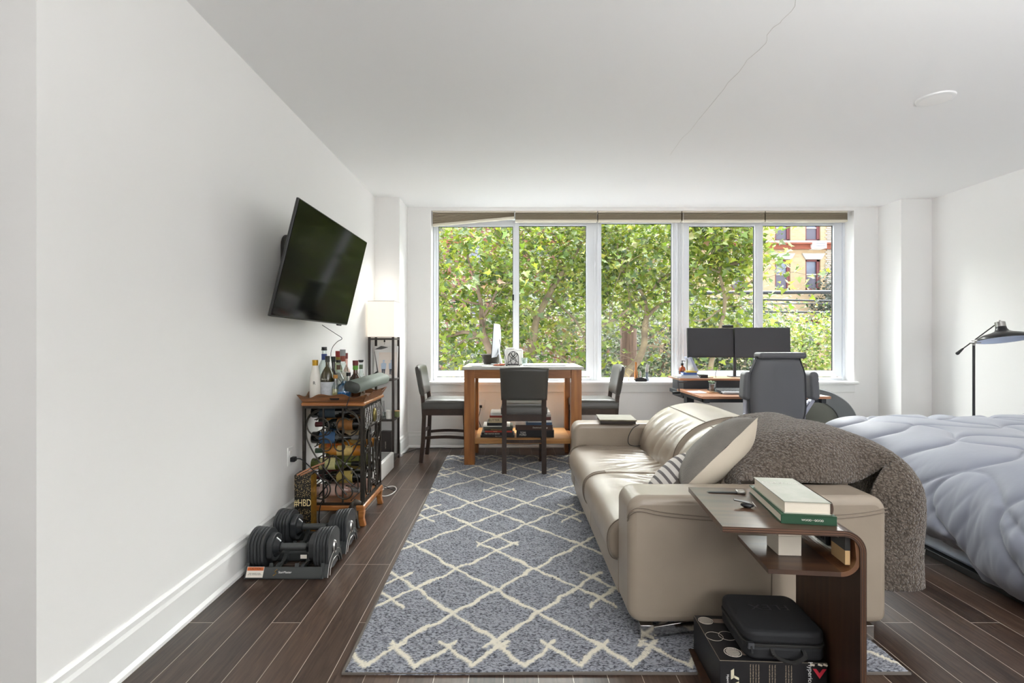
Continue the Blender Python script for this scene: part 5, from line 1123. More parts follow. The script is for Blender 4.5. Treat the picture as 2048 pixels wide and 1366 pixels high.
for y0, y1 in ((2.203, 2.949), (2.951, 3.698)):
    c_ = loft(sprof, y0, y1, 150, 90, .03, seat_wr((y0 + y1) / 2)).build('seat_cushion', LS, so, smooth=60)
    yy = y0 + .006
    for ye in (y0 + .012, y1 - .012): MB().tube(spline([(.50, ye, .238), (.449, ye, .252), (.4285, ye, .31), (.4365, ye, .378), (.485, ye, .423), (.56, ye, .436)]), .0024, 6).build('piping', PIP, c_)
def back_wr(yc_):
    def f(x, y, z):
        if x > 1.3 or z < .45: return .003 * noise.noise(Vector((x * 5, y * 5, z * 5)))
        w = smoothstep(.44, .52, z) * (1 - smoothstep(.64, .72, z)) * smoothstep(-.02, .1, .36 - abs(y - yc_))
        k = abs(noise.noise(Vector((y * 9 + z * 5 - x * 2, z * 1.4, yc_)))); return w * .022 * (k - .12) + .008 * (1 - abs(y - yc_) * 2.5) * w + .003 * noise.noise(Vector((x * 4, y * 4, z * 4)))
    return f
bprof = [(.945, .42), (.945, .47), (.975, .56), (1.035, .645), (1.11, .70), (1.20, .735), (1.31, .752), (1.42, .742), (1.50, .715), (1.535, .66), (1.50, .60), (1.38, .57), (1.22, .52), (1.12, .43), (1.02, .40)]
for i, (y0, y1) in enumerate(((2.29, 2.93), (2.935, 3.685))):
    bp_ = bprof if i else [(a, b - .012) for a, b in bprof]
    c_ = loft(bp_, y0, y1, 130, 80, .035, back_wr((y0 + y1) / 2)).build('back_cushion', LS, so, smooth=60)
    dz = 0 if i else -.012
    n = 30; MB().tube([(1.16 + .0, y0 + .02 + (y1 - y0 - .04) * k / n, .7235 + dz + .0035 * math.sin(k / n * math.pi)) for k in range(n + 1)], .0024, 6).build('piping', PIP, c_)
    ye = y0 + .02; MB().tube(spline([(.949, ye, .45 + dz), (.972, ye, .562 + dz), (1.032, ye, .648 + dz), (1.11, ye, .704 + dz), (1.2, ye, .738 + dz), (1.31, ye, .755 + dz), (1.42, ye, .745 + dz)]), .003, 6).build('piping', PIP, c_)
for x, y in ((.52, 2.0), (1.40, 2.0), (.52, 3.83), (1.40, 3.83)):
    sg = 1 if x < 1 else -1
    q = MB(); q.box(x, x + .055, y, y + .045, .0135, .072); q.bar((x + (.05 if sg > 0 else .0), y + .022, .035), (x + sg * .24 + .0, y + .022, .066), .04, .012, up=(0, 1, 0)); q.build('leg', CHROME, so, bevel=.002)
MB().tube(spline([(.95, 3.69, .585), (.90, 3.675, .56), (.865, 3.665, .50), (.865, 3.66, .45), (.90, 3.64, .437), (.96, 3.62, .445)]), .0028, 6).build('power_cord', BLACK, so)
ar = thing('arm_tray', 'dark wood tray with a mottled top resting on the far sofa arm', 'tray', (.8, 3.79, .588))
Ma = Matrix.Translation((.80, 3.80, .5885)) @ Matrix.Rotation(R(-4), 4, 'Z')
MB(Ma).box(-.128, .128, -.125, .125, .003, .024).build('tray_body', mat('espresso_wood', '#2f2622', .45), ar, bevel=.002)
MB(Ma).box(-.135, .135, -.13, .13, .024, .034).build('tray_top', woodm('mottled_wood', '#5a5345', '#7d765f', .5, 12, stretch=(1, 5, 1)), ar, bevel=.002)
# ------------------------------------------------------------------ cushions and blanket
def pillow(q, M, w, h, t, sides, nn_=28, pinch=.12):
    def f(u, v, s_):
        a, b = (u - .5) * 2, (v - .5) * 2
        k = max(0, (1 - a ** 2)) ** .5 * max(0, (1 - b ** 2)) ** .5 * .75 + .25 * max(0, (1 - a ** 6) * (1 - b ** 6))
        return M @ Vector((a * w / 2 * (1 - pinch * (1 - b * b) * abs(a) ** 3 * .6), b * h / 2 * (1 - pinch * (1 - a * a) * abs(b) ** 3 * .6), s_ * t / 2 * k + .004 * noise.noise(Vector((a * 3, b * 3, s_)))))
    if sides in (0, 1): q.grid(lambda u, v: f(u, v, 1), nn_, nn_)
    if sides in (0, -1): q.grid(lambda u, v: f(1 - u, v, -1), nn_, nn_)
    return q
def axes_M(c, a, b):     # local x along a, local y along b
    a = Vector(a).normalized(); b = Vector(b); b = (b - a * b.dot(a)).normalized(); n = a.cross(b); m = Matrix((a, b, n)).transposed().to_4x4(); m.translation = Vector(c); return m
KNIT = mat('grey_knit', '#77726b', .9, vary=.06, vscale=20, bump=1, bscale=150, dist=.002, sheen=.2); CREAM = mat('cream_linen', '#cfc4b2', .85, bump=.25, bscale=30, dist=.004)
tp = thing('throw_pillow', 'large square pillow, grey knit front and cream back, leaning on the sofa back', 'pillow', (.98, 2.4, .44))
Mp = axes_M((.985, 2.42, .655), (.72, 0, .69), (.25, .93, -.25))
pillow(MB(), Mp, .47, .40, .20, 1).build('front_cover', KNIT, tp, smooth=True)
pillow(MB(), Mp, .47, .40, .20, -1).build('back_cover', CREAM, tp, smooth=True)
ts_ = thing('throw_pillow', 'small pillow with grey stripes on white in front of the large knit pillow', 'pillow', (.82, 2.5, .44))
Mq = axes_M((.80, 2.47, .525), (.70, .1, .66), (.2, .95, -.2))
STR = bpy.data.materials.new('striped_cotton'); STR.use_nodes = True; n = STR.node_tree.nodes; l = STR.node_tree.links
uvn = n.new('ShaderNodeTexCoord'); wv = n.new('ShaderNodeTexWave'); wv.inputs['Scale'].default_value = 9; wv.wave_profile = 'SIN'; wv.bands_direction = 'X'; rr2 = n.new('ShaderNodeValToRGB')
rr2.color_ramp.elements[0].position = .25; rr2.color_ramp.elements[0].color = lin('#6b6667'); rr2.color_ramp.elements[1].position = .42; rr2.color_ramp.elements[1].color = lin('#d9d4ce')
mpp = n.new('ShaderNodeMapping'); mpp.inputs['Rotation'].default_value = (0, R(35), R(0)); l.new(uvn.outputs['Object'], mpp.inputs[0]); l.new(mpp.outputs[0], wv.inputs[0]); l.new(wv.outputs['Fac'], rr2.inputs[0]); l.new(rr2.outputs[0], n['Principled BSDF'].inputs['Base Color']); n['Principled BSDF'].inputs['Roughness'].default_value = .9
pillow(MB(), Mq, .34, .30, .15, 1).build('front_cover', STR, ts_, smooth=True)
pillow(MB(), Mq, .34, .30, .15, -1).build('back_cover', mat('grey_cotton', '#8f8882', .9, vary=.05), ts_, smooth=True)
# fleece blanket
SHP = bpy.data.materials.new('sherpa_fleece'); SHP.use_nodes = True; n = SHP.node_tree.nodes; l = SHP.node_tree.links; b_ = n['Principled BSDF']
tcn = n.new('ShaderNodeTexCoord'); vo = n.new('ShaderNodeTexVoronoi'); vo.inputs['Scale'].default_value = 105; dn = n.new('ShaderNodeTexNoise'); dn.inputs['Scale'].default_value = 60
ml = n.new('ShaderNodeVectorMath'); ml.operation = 'MULTIPLY_ADD'; ml.inputs[1].default_value = (.02, .02, .02); l.new(tcn.outputs['Object'], dn.inputs['Vector']); l.new(dn.outputs['Color'], ml.inputs[0]); l.new(tcn.outputs['Object'], ml.inputs[2]); l.new(ml.outputs[0], vo.inputs['Vector'])
rs = n.new('ShaderNodeValToRGB'); rs.color_ramp.elements[0].color = lin('#7b7066'); rs.color_ramp.elements[0].position = .1; rs.color_ramp.elements[1].color = lin('#50473f'); rs.color_ramp.elements[1].position = .75
l.new(vo.outputs['Distance'], rs.inputs[0]); l.new(rs.outputs[0], b_.inputs['Base Color']); b_.inputs['Roughness'].default_value = 1; b_.inputs['Specular IOR Level'].default_value = .05; b_.inputs['Sheen Weight'].default_value = .3
iv = n.new('ShaderNodeMath'); iv.operation = 'SUBTRACT'; iv.inputs[0].default_value = 1; l.new(vo.outputs['Distance'], iv.inputs[1])
bu = n.new('ShaderNodeBump'); bu.inputs['Strength'].default_value = 1; bu.inputs['Distance'].default_value = .008; l.new(iv.outputs[0], bu.inputs['Height']); l.new(bu.outputs[0], b_.inputs['Normal'])
path = [(.975, .56), (1.01, .64), (1.07, .705), (1.15, .755), (1.26, .79), (1.38, .812), (1.50, .812), (1.62, .772), (1.70, .70), (1.74, .60), (1.752, .48), (1.758, .36), (1.765, .26), (1.765, .165)]
PP = spline([(a, 0, b) for a, b in path], 10); LN = [0]
for a, b in zip(PP[:-1], PP[1:]): LN.append(LN[-1] + (b - a).length)
def pth(u):
    s_ = u * LN[-1]; k = min(len(LN) - 2, max(j for j in range(len(LN)) if LN[j] <= s_ + 1e-9)); t = (s_ - LN[k]) / max(1e-9, LN[k + 1] - LN[k]); return PP[k].lerp(PP[k + 1], min(1, t))
def blank(u, v):
    p = pth(u); h = smoothstep(.42, .74, u)      # 0 over the sofa, 1 hanging behind it
    # over the sofa: near edge lies low against the arm, rises into a hump
    zlow = min(p.z, .597)
    s_ = min(1, v / .42); rise = math.sin(s_ * math.pi / 2) ** .8
    yT = 2.16 + .05 * (1 - rise) * 0 + .06 * v + .62 * max(0, v - .25); zT = zlow + (p.z - zlow) * rise - .035 * max(0, v - .5)
    yT = 2.17 + .02 * math.sin(u * 14) + .22 * s_ ** 1.6 + .5 * max(0, (v - .42) / .58)
    xT = p.x + .01 * math.sin(v * 9) + .17 * smoothstep(.25, .9, v) * max(0, 1 - u * 3)
    # hanging: wraps round the near end of the fold
    if v < .3: t = v / .3; xH = 1.535 + (p.x - 1.535) * (math.sin(t * math.pi / 2)); yH = 2.11 - .055 * math.sin(t * math.pi) + .03 * t
    else: t = (v - .3) / .7; xH = p.x + .012 * math.sin(t * 8 + p.z * 3); yH = 2.14 + .55 * t
    zH = p.z - .02 * (1 - smoothstep(0, .5, v)) * smoothstep(.8, 1, u) * 0 + (.02 * math.sin(v * 5) if u > .9 else 0)
    q = Vector((xT, yT, zT)).lerp(Vector((xH, yH, zH)), h)
    fold = .012 * math.sin(p.z * 9 + v * 11) * h + .012 * noise.noise(Vector((p.x * 5, q.y * 5, p.z * 5)))
    pimple = .0022 * noise.noise(Vector((q.x * 75, q.y * 75, q.z * 75)))
    nrm = Vector((p.x - 1.3, -.4 * (1 - v), p.z - .3)).normalized()
    return q + nrm * (fold + pimple)
bl = MB(); bl.grid(blank, 250, 130)
fb = thing('fleece_blanket', 'brown grey curly fleece blanket draped over the sofa back and down behind it', 'blanket', (1.55, 2.4, .16))
bl.build('fleece', SHP, fb, smooth=True, solid=.016)
# ------------------------------------------------------------------ bent plywood side table and what is on it
SW = woodm('dark_bent_plywood', '#38251b', '#573d2c', .34, 3, stretch=(1, 9, 1), coat=.25)
SWV = woodm('dark_bent_plywood_upright', '#33221a', '#4d3526', .4, 3, stretch=(12, 12, .8), coat=.1)
st = thing('side_table', 'dark bent plywood side table straddling the near sofa arm', 'side table', (.649, 1.53, 0), R(-5.7))
Mst = Matrix.Translation((.649, 1.53, 0)) @ Matrix.Rotation(R(-5.7), 4, 'Z')
x1, zt, rr = .405, .636, .055
pth_ = [(0, zt), (x1 - rr, zt)] + arc(x1 - rr, zt - rr, rr, 90, 0, 10)[1:] + [(x1, rr + .009)] + arc(x1 - rr, rr + .009, rr, 0, -90, 8)[1:] + [(0, .009)]
MB().strip(pth_[:2], .018, 0, .41).build('table_top', SW, st, world=False)
MB().strip(pth_[1:], .018, 0, .41).build('curved_upright', SWV, st, world=False)
e = mat('plywood_ply_edge', '#7a5338', .5)
for dz in (-.003, .004):
    MB().tube([(a, -.0004, b + 0 * dz) if False else (a + (dz if i > 11 else dz * max(0, i - 1) / 10), -.0003, b + (dz if i < 2 else dz * max(0, 1 - (i - 1) / 10))) for i, (a, b) in enumerate(pth_[:14])], .0007, 4).build('ply_line', e, st, world=False)
pin = [(.135, .512), (x1 - .011 - .05, .512)] + arc(x1 - .061, .562, .05, -90, 0, 10)[1:] + [(x1 - .0165, .626)]
MB().strip(pin[:2], .014, .004, .27).build('inner_shelf', SW, st, world=False)
MB().strip(pin[1:], .014, .004, .405).build('inner_curve', woodm('lighter_plywood', '#5d3d27', '#7a5335', .3, 4, stretch=(1, 9, 1), coat=.3), st, world=False)
ps = thing('power_strip', 'dark blue black power outlet block mounted inside the side table', 'power strip', tuple(Mst @ Vector((.385, .23, .54))))
MB(Mst).box(.366, .381, .13, .33, .545, .618).build('housing', mat('navy_black', '#1d232c', .4), ps, bevel=.006)
q = MB(Mst)
for k in range(4):
    for dz in (.565, .598): q.box(.3645, .3665, .15 + k * .043, .155 + k * .043, dz - .006, dz + .006); q.box(.3645, .3665, .163 + k * .043, .168 + k * .043, dz - .006, dz + .006)
q.build('sockets', BLACK, ps)
cd = thing('match_box', 'slim box with a black top and tan lower half on the side table shelf', 'match box', tuple(Mst @ Vector((.37, .06, .52))))
MB(Mst).box(.364, .378, .020, .098, .535, .578).build('tan_half', mat('tan_card', '#c9a777', .7), cd); MB(Mst).box(.3635, .3785, .0195, .0985, .578, .624).build('black_half', mat('card_black', '#262422', .5), cd)
text('A', .014, mat('pale_ink', '#b9b2a5', .6), cd, Mst @ face_M((.3625, .059, .607), (0, -1, 0), (0, 0, 1)))
q = MB(Matrix.Rotation(R(4), 4, 'Z') @ Matrix.Translation((0, 0, 0))); wbx = thing('white_box', 'plain white cube shaped box standing on the side table inner shelf', 'box', (.905, 1.66, .52))
Mw = Matrix.Translation((.904, 1.655, .5195)) @ Matrix.Rotation(R(-4), 4, 'Z')
MB(Mw).box(-.036, .036, -.043, .043, 0, .062).build('box_base', mat('warm_white_card', '#d8cfc0', .6), wbx, bevel=.0015); MB(Mw).box(-.0362, .0362, -.0432, .0432, .0625, .102).build('box_lid', mat('warm_white_card', '#d8cfc0', .6), wbx, bevel=.0015)
# two books, keys and watch on top
ZS2 = .6455
def big_book(name, label, c, rot, w, d, z0, h, cover, spine_side, cover_top=None):
    t = thing(name, label, 'book', (c[0], c[1], z0)); M = Matrix.Translation((c[0], c[1], z0)) @ Matrix.Rotation(R(rot), 4, 'Z'); a, b = w / 2, d / 2
    MB(M).box(-a + .003, a - .003, -b + .003, b - .003, .0025, h - .0025).build('pages', PAPER, t)
    cm_ = mat('cover_' + cover[1:], cover, .5, bump=.1, bscale=300); ct = cover_top or cm_
    MB(M).box(-a, a, -b, b, h - .0028, h).build('front_cover', ct, t); MB(M).box(-a, a, -b, b, 0, .0028).build('back_cover', cm_, t)
    if spine_side == 'near': MB(M).box(-a, a, -b, -b + .0032, 0, h).build('spine', cm_, t, bevel=.001)
    else:
        q = MB(M); q.prism([(a - .004, 0)] + [(a + .004 * math.sin(k / 8 * math.pi), h * k / 8) for k in range(9)] + [(a - .004, h)], -b, b); q.build('spine', mat('brown_spine', '#4d3a2e', .6), t)
    return t, M
g1, M1 = big_book('green_book', 'dark green cloth book lying under the pale book on the side table', (.945, 1.698), -9, .160, .315, ZS2, .028, '#1f4a31', 'near')
text('WOOD • GOOD', .0085, mat('print_efeae0', '#efeae0', .6), g1, M1 @ face_M((.01, -.159, .014), (1, 0, 0), (0, 0, 1)))
artm = mat('pale_cover_art', '#a9a89c', .5, c2='#989b8b', vscale=14, bump=.15, bscale=30)
g2, M2 = big_book('pale_book', 'pale hardcover book with faint embossed art, on top of the green book', (.942, 1.688), -7.5, .140, .272, ZS2 + .0285, .038, '#b9b8ac', 'right', artm)
text('Dachshunds', .026, mat('pale_emboss', '#bcbbb2', .45), g2, M2 @ face_M((-.0, .07, .0383), (1, 0, 0), (0, 1, 0)), ext=.0003)
wt = thing('wrist_watch', 'black strapped wrist watch lying flat at the back of the side table', 'watch', (.81, 1.865, ZS2))
q = MB(); q.prism([(-.075, 0)] + [(-.07, .003), (.03, .005), (.03, 0)], -.009, .009); q.v = [tuple(Matrix.Translation((.81, 1.862, ZS2)) @ Matrix.Rotation(R(-6), 4, 'Z') @ Vector(p)) for p in q.v]; q.build('strap', BLACK, wt, bevel=.001)
MB(Matrix.Translation((.855, 1.858, ZS2)) @ Matrix.Rotation(R(-6), 4, 'Z')).box(-.015, .015, -.016, .016, 0, .010).build('case', STEEL, wt, bevel=.003)
ky = thing('car_keys', 'black key fob with a leather tab and steel ring on the side table', 'keys', (.80, 1.70, ZS2)); K0 = Matrix.Translation((.805, 1.70, ZS2)) @ Matrix.Rotation(R(-20), 4, 'Z')
q = MB(K0 @ Matrix.Diagonal((1, .62, .32, 1))); q.lathe([(.001, 0), (.014, .004), (.022, .02), (.02, .036), (.001, .042)], (0, 0, 0), 20); q.build('fob', mat('glossy_black', '#232528', .2), ky, smooth=True)
MB(K0 @ Matrix.Translation((-.012, .01, .014)) @ Matrix.Rotation(R(8), 4, 'Y')).box(-.03, .02, -.008, .008, 0, .003).build('leather_tab', BLACK, ky)
q = MB(K0 @ Matrix.Translation((.022, 0, .012)) @ Matrix.Rotation(R(60), 4, 'Y')); q.tube([(.011 * math.cos(a), .011 * math.sin(a), 0) for a in np.linspace(0, 2 * math.pi, 20, endpoint=False)], .0011, 6, closed=True); q.build('key_ring', CHROME, ky)
# boxed device and zip case under it
Mb = Matrix.Translation((.697, 1.665, .0185)) @ Matrix.Rotation(R(-2.6), 4, 'Z'); BW, BD, BH = .348, .272, .13
bxm = mat('matte_black_carton', '#1d1c1e', .38)
cb = thing('device_box', 'black product carton printed with Hyperice lettering on the side table foot', 'box', tuple(Mb @ Vector((BW / 2, BD / 2, 0))))
MB(Mb).box(0, BW, 0, BD, 0, BH).build('carton', bxm, cb, bevel=.0012)
WI = mat('white_ink', '#f2f2f0', .5); GI = mat('tan_ink', '#b5a58f', .5)
FR = lambda x, z: Mb @ face_M((x, -.0008, z), (0, 0, -1), (1, 0, 0))     # reads downwards
text('Hyperice X', .021, WI, cb, FR(.293, .085), ext=.0002)
text('Any body', .0135, WI, cb, FR(.249, .108), ext=.0002, align='LEFT'); text('Any time', .0135, WI, cb, FR(.196, .108), ext=.0002, align='LEFT'); text('Anywhere', .0135, WI, cb, FR(.143, .108), ext=.0002, align='LEFT')
for c in cb.children[-3:]: c.matrix_local = c.matrix_local @ Matrix.Translation((-.012, 0, 0))
for k, x in enumerate((.233, .224, .215, .180, .171, .162, .127, .118, .109, .100)): text('contrast therapy fits every knee\nheat and cold on demand'.split('\n')[k % 2], .0062, GI, cb, FR(x, .108) @ Matrix.Translation((-.012, 0, 0)), ext=.0002, align='LEFT')
text('Hyperice', .010, WI, cb, FR(.026, .066), ext=.0002)
q = MB(Mb); y_ = (-.0015, -.0006)
for s0, s1 in ((.030, .048), ): q.prism([(.036, .098), (.046, .104), (.046, .074), (.036, .068)], *y_); q.prism([(.042, .084), (.062, .074), (.062, .066), (.042, .076)], *y_); q.prism([(.050, .056), (.062, .062), (.062, .02), (.050, .014)], *y_)
q.build('logo', mat('cream_ink', '#e8dfc4', .5), cb)
for c_, zc, sg in (('#d8384a', .093, 1), ('#3a8fc4', .044, -1)):
    q = MB(Mb); cx = .323; q.prism([(cx - .022, zc + sg * .018), (cx - .010, zc + sg * .018), (cx, zc + sg * .004), (cx + .010, zc + sg * .018), (cx + .022, zc + sg * .018), (cx, zc - sg * .014)], *y_); q.build('logo_chevron', mat('chevron_' + c_[1:], c_, .5), cb)
q = MB(Mb)
for x in (.30, .325, .342): q.obox((x, -.0005, BH - .006), (.014, .0015, .006), (0, .3, 0))
q.build('torn_edge', PAPER, cb)
q = MB(Mb); q.box(.0, BW, -.0006, 0, BH - .0012, BH + .0003); q.box(-.0004, .0008, 0, BD, BH - .0012, BH + .0004); q.build('worn_edge', mat('worn_card_edge', '#8d8272', .7), cb)
for (cx, cy, r1, kind) in ((.033, .235, .026, 'mesh'), (.060, .045, .028, 'mesh'), (.03, .135, .03, 'ring'), (.078, .14, .03, 'ring')):
    q = MB(Mb @ Matrix.Translation((cx, cy, BH + .0004))); q.tube([(r1 * math.cos(a), r1 * .9 * math.sin(a), 0) for a in np.linspace(0, 2 * math.pi, 30, endpoint=False)], .0013 if kind == 'mesh' else .0007, 5, closed=True); o = q.build('printed_ring', mat('print_silver', '#cfc6ba', .4), cb)
    if kind == 'mesh':
        q = MB(Mb @ Matrix.Translation((cx, cy, BH + .0005)))
        for k in range(-4, 5):
            w_ = math.sqrt(max(0, .0225 ** 2 - (k * .005) ** 2)); q.box(-w_, w_, k * .005 - .0011, k * .005 + .0011, 0, .0005); q.box(k * .005 - .0011, k * .005 + .0011, -w_ * .9, w_ * .9, 0, .0005)
        q.build('printed_mesh', mat('print_silver', '#cfc6ba', .4), cb)
for cy in (.235, .045): MB(Mb).box(.06 if cy > .1 else .088, .14, cy - .014, cy + .014, BH + .0001, BH + .0006).build('printed_strap', mat('print_taupe', '#7d6c62', .5), cb)
Mc = Matrix.Translation((.925, 1.785, .0185 + BH + .001)) @ Matrix.Rotation(R(-3.5), 4, 'Z')
cs = thing('zip_case', 'black zipped hard case with a loop handle and Flex embossed on its lid', 'case', tuple(Mc.translation))
CASE = mat('case_fabric', '#232427', .72, bump=.2, bscale=700, dist=.0004)
def rrect(a, b, r, n=8): return arc(a - r, b - r, r, 0, 90, n) + arc(-a + r, b - r, r, 90, 180, n) + arc(-a + r, -b + r, r, 180, 270, n) + arc(a - r, -b + r, r, 270, 360, n)
MB(Mc).prism(rrect(.132, .128, .04), 0, .047, 'z').build('case_bottom', CASE, cs, bevel=.012, seg=4)
MB(Mc).prism(rrect(.132, .128, .04), .052, .095, 'z').build('case_lid', CASE, cs, bevel=.014, seg=4)
MB(Mc).prism(rrect(.1345, .1305, .041), .046, .054, 'z').build('zipper', mat('zip_tape', '#2d2c2b', .6), cs, bevel=.001)
q = MB(Mc); q.box(-.128, -.108, -.134, -.122, .040, .060); q.tube([(-.118, -.134, .05), (-.116, -.14, .03)], .003, 6); q.build('zip_puller', mat('dark_steel', '#6a6c70', .3, metal=.9), cs)
q = MB(Mc); P = spline([(-.05, -.128, .040), (-.046, -.150, .028), (0, -.160, .016), (.046, -.150, .028), (.05, -.128, .040)], 6)
for a, b in zip(P[:-1], P[1:]): q.bar(a, b, .012, .004, up=(0, -.3, 1))
q.build('handle', mat('zip_tape', '#2d2c2b', .6), cs)
text('FLEX', .05, mat('case_emboss', '#2c2d30', .5), cs, Mc @ face_M((.01, .03, .0955), (-1, 0, 0), (0, -1, 0)), ext=.0006, sx_=1.3)
q = MB(); q.tube(spline([tuple(Mst @ Vector((.42, .12, .30))), (1.10, 1.66, .24), (1.16, 1.70, .18), (1.18, 1.72, .12), (1.21, 1.73, .09), (1.24, 1.76, .07)]), .0035, 6); solo('dangling_cord', q, BLACK, 'short black cord dangling behind the side table upright', 'cord')
# ------------------------------------------------------------------ desk
DT = woodm('cherry_desk_top', '#9a6a4c', '#b98462', .3, 3, stretch=(.9, 9, 9), coat=.2)
DKS = mat('dark_steel_frame', '#2b2f35', .45)
dk = thing('standing_desk', 'crank height desk with a reddish wood top, raised rear shelf and dark steel frame', 'desk', (2.2, 4.8, 0))
D0, D1, DY, DZ = 1.655, 2.765, 4.31, .72
MB().box(D0, D1, DY, 4.97, DZ - .022, DZ).build('desk_top', DT, dk, bevel=.002)
MB().box(D0 + .035, 2.52, 4.99, 5.36, .80, .82).build('raised_shelf', DT, dk, bevel=.002)
MB().box(D0 + .075, 2.49, 5.0, 5.02, .66, .80).build('riser_panel', DKS, dk)
for x in (D0 + .075, 2.12, 2.47): MB().box(x, x + .02, 5.02, 5.34, .62, .80).build('riser_bracket', DKS, dk)
q = MB(); q.box(D0 + .03, D1 - .03, DY + .06, DY + .10, DZ - .06, DZ - .022); q.box(D0 + .03, D1 - .03, 4.9, 4.94, DZ - .06, DZ - .022); q.box(D0 + .03, D0 + .07, DY + .02, 5.3, DZ - .06, DZ - .022); q.box(D1 - .07, D1 - .03, DY + .02, 4.95, DZ - .06, DZ - .022)
q.build('frame_rail', DKS, dk, bevel=.002)
for x in (D0 + .06, D1 - .13):
    MB().box(x, x + .07, 4.86, 4.95, .04, DZ - .06).build('leg', DKS, dk, bevel=.003); MB().box(x, x + .07, DY + .12, 4.97, 0, .04).build('foot', DKS, dk, bevel=.006)
q = MB(); yk = 4.9; q.cyl((X(1366, yk) + .04, yk, Z(764, yk)), (X(1357, yk), yk, Z(764, yk)), .007); q.bar((X(1356, yk), yk, Z(762, yk)), (X(1359, yk), yk, Z(785, yk)), .010, .006); q.build('crank', DKS, dk)
q = MB(); q.cyl((X(1359, yk) + .005, yk, Z(785, yk)), (X(1345, yk), yk, Z(785, yk)), .012); q.build('crank_handle', BLACK, dk, bevel=.002)
MON = mat('monitor_matt_screen', '#35363b', .5); MBZ = mat('monitor_bezel', '#26272a', .5)
def monitor(px0, px1, py0, py1, Y, rz, label):
    cx, cz = X((px0 + px1) / 2, Y), Z((py0 + py1) / 2, Y); w, h = (px1 - px0) * Y / 2000 / math.cos(rz), (py1 - py0) * Y / 2000
    t = thing('monitor', label, 'monitor', (cx, Y, .82), group='pair of monitors on the desk shelf'); M = Matrix.Translation((cx, Y, cz)) @ Matrix.Rotation(rz, 4, 'Z') @ Matrix.Rotation(R(-2), 4, 'X')
    MB(M).box(-w, w, -.005, .02, -h, h).build('housing', MBZ, t, bevel=.003); MB(M).box(-w + .006, w - .006, -.0065, -.005, -h + .014, h - .006).build('screen', MON, t)
    MB(M).box(-.06, .06, .02, .05, -.06, .06).build('mount_plate', DKS, t, bevel=.003)
    q = MB(M); q.bar((0, .04, 0), (.05 * (1 if rz > 0 else -1), .09, -h * .3), .035, .02)
    q.build('monitor_arm', DKS, t); return t
mA = monitor(1373, 1470, 656, 715, 5.12, R(7), 'left monitor of the pair, webcam on its top edge')
mB_ = monitor(1471.5, 1577, 655, 716, 5.10, R(-7), 'right monitor of the pair, partly behind the office chair')
q = MB(); xp = X(1471, 5.2); q.cyl((xp, 5.22, .82), (xp, 5.22, 1.2), .016, n=14); q.box(xp - .06, xp + .06, 5.17, 5.27, .82, .828); q.bar((xp, 5.22, 1.1), (X(1425, 5.2), 5.19, 1.14), .03, .025); q.bar((xp, 5.22, 1.1), (X(1520, 5.2), 5.18, 1.14), .03, .025)
solo('monitor_stand', q, DKS, 'dark clamp post carrying the two monitors', 'monitor stand')
q = MB(); q.box(X(1443, 5.12), X(1464, 5.12), 5.08, 5.12, Z(656, 5.12), Z(650, 5.12)); wc = solo('webcam', q, BLACK, 'black bar shaped webcam on top of the left monitor', 'webcam', bevel=.008)
ta = thing('tablet_stand', 'slanted silver tablet held up at the left end of the desk shelf', 'tablet', (X(1385, 5.1), 5.1, .82))
q = MB(); q.prism([(X(1376, 5.1), Z(714, 5.1)), (X(1380, 5.1), Z(714, 5.1)), (X(1394, 5.1), Z(741, 5.1)), (X(1390, 5.1), Z(745, 5.1)), (X(1387, 5.1), Z(743, 5.1))], 5.05, 5.22); q.build('tablet', mat('lilac_silver', '#a9b3cc', .3), ta, bevel=.002)
q = MB(); q.box(X(1373.5, 5.15), X(1375, 5.15), 5.14, 5.16, .82, Z(716, 5.15)); q.build('stand', STEEL, ta)
t = thing('pump_bottle', 'amber pump bottle with a black nozzle on the desk shelf', 'bottle', (X(1364.5, 5.15), 5.15, .82)); o_ = (X(1364.5, 5.15), 5.15, .8205)
MB().lathe([(.002, 0), (.030, 0), (.033, .006), (.033, .085), (.026, .105), (.011, .115), (.011, .13), (.002, .13)], o_, 20).build('glass_body', mat('amber_red_glass', '#a3461c', .12, spec=.8), t, smooth=40)
MB().lathe([(.0335, .015), (.0335, .07)], o_, 20, caps=False).build('paper_label', mat('dark_amber_label', '#5d2a1c', .5, vary=.3, vscale=50), t, smooth=True)
q = MB(); q.lathe([(.013, .125), (.013, .145), (.004, .148), (.004, .172), (.002, .172)], o_, 14); q.bar((o_[0] - .005, 5.15, o_[2] + .17), (o_[0] + .032, 5.15, o_[2] + .166), .008, .006); q.build('pump', BLACK, t)
for a, b, z0, h, c_, lab in ((1352, 1398, .8205, .020, '#dfe4ea', 'white folder at the bottom of the pile on the desk shelf'), (1360, 1392, .841, .012, '#b9cfe0', 'pale blue booklet on the white folder'), (1364, 1391, .8535, .022, '#3a5fa8', 'blue paperback in the pile on the desk shelf'), (1370, 1391, .876, .014, '#c9b04a', 'yellow spined book on top of the desk shelf pile')):
    book(X(a, 5.08), X(b, 5.08), 5.04, z0, h, .16, c_, lab, None, group='small pile on the desk shelf')
q = MB(); q.box(X(1398, 5.08), X(1414, 5.08), 5.05, 5.15, .8205, Z(749, 5.08)); solo('black_hub', q, BLACK, 'small black box with cables beside the pile on the desk shelf', 'box', bevel=.003)
q = MB(); q.tube(spline([(X(1390, 5.08), 5.05, .865), (X(1394, 5.08), 5.03, .85), (X(1400, 5.08), 5.04, .825), (X(1424, 5.08), 5.05, .826)]), .0035, 5); solo('black_lead', q, BLACK, 'short black lead drooping off the pile to the black box', 'cable')
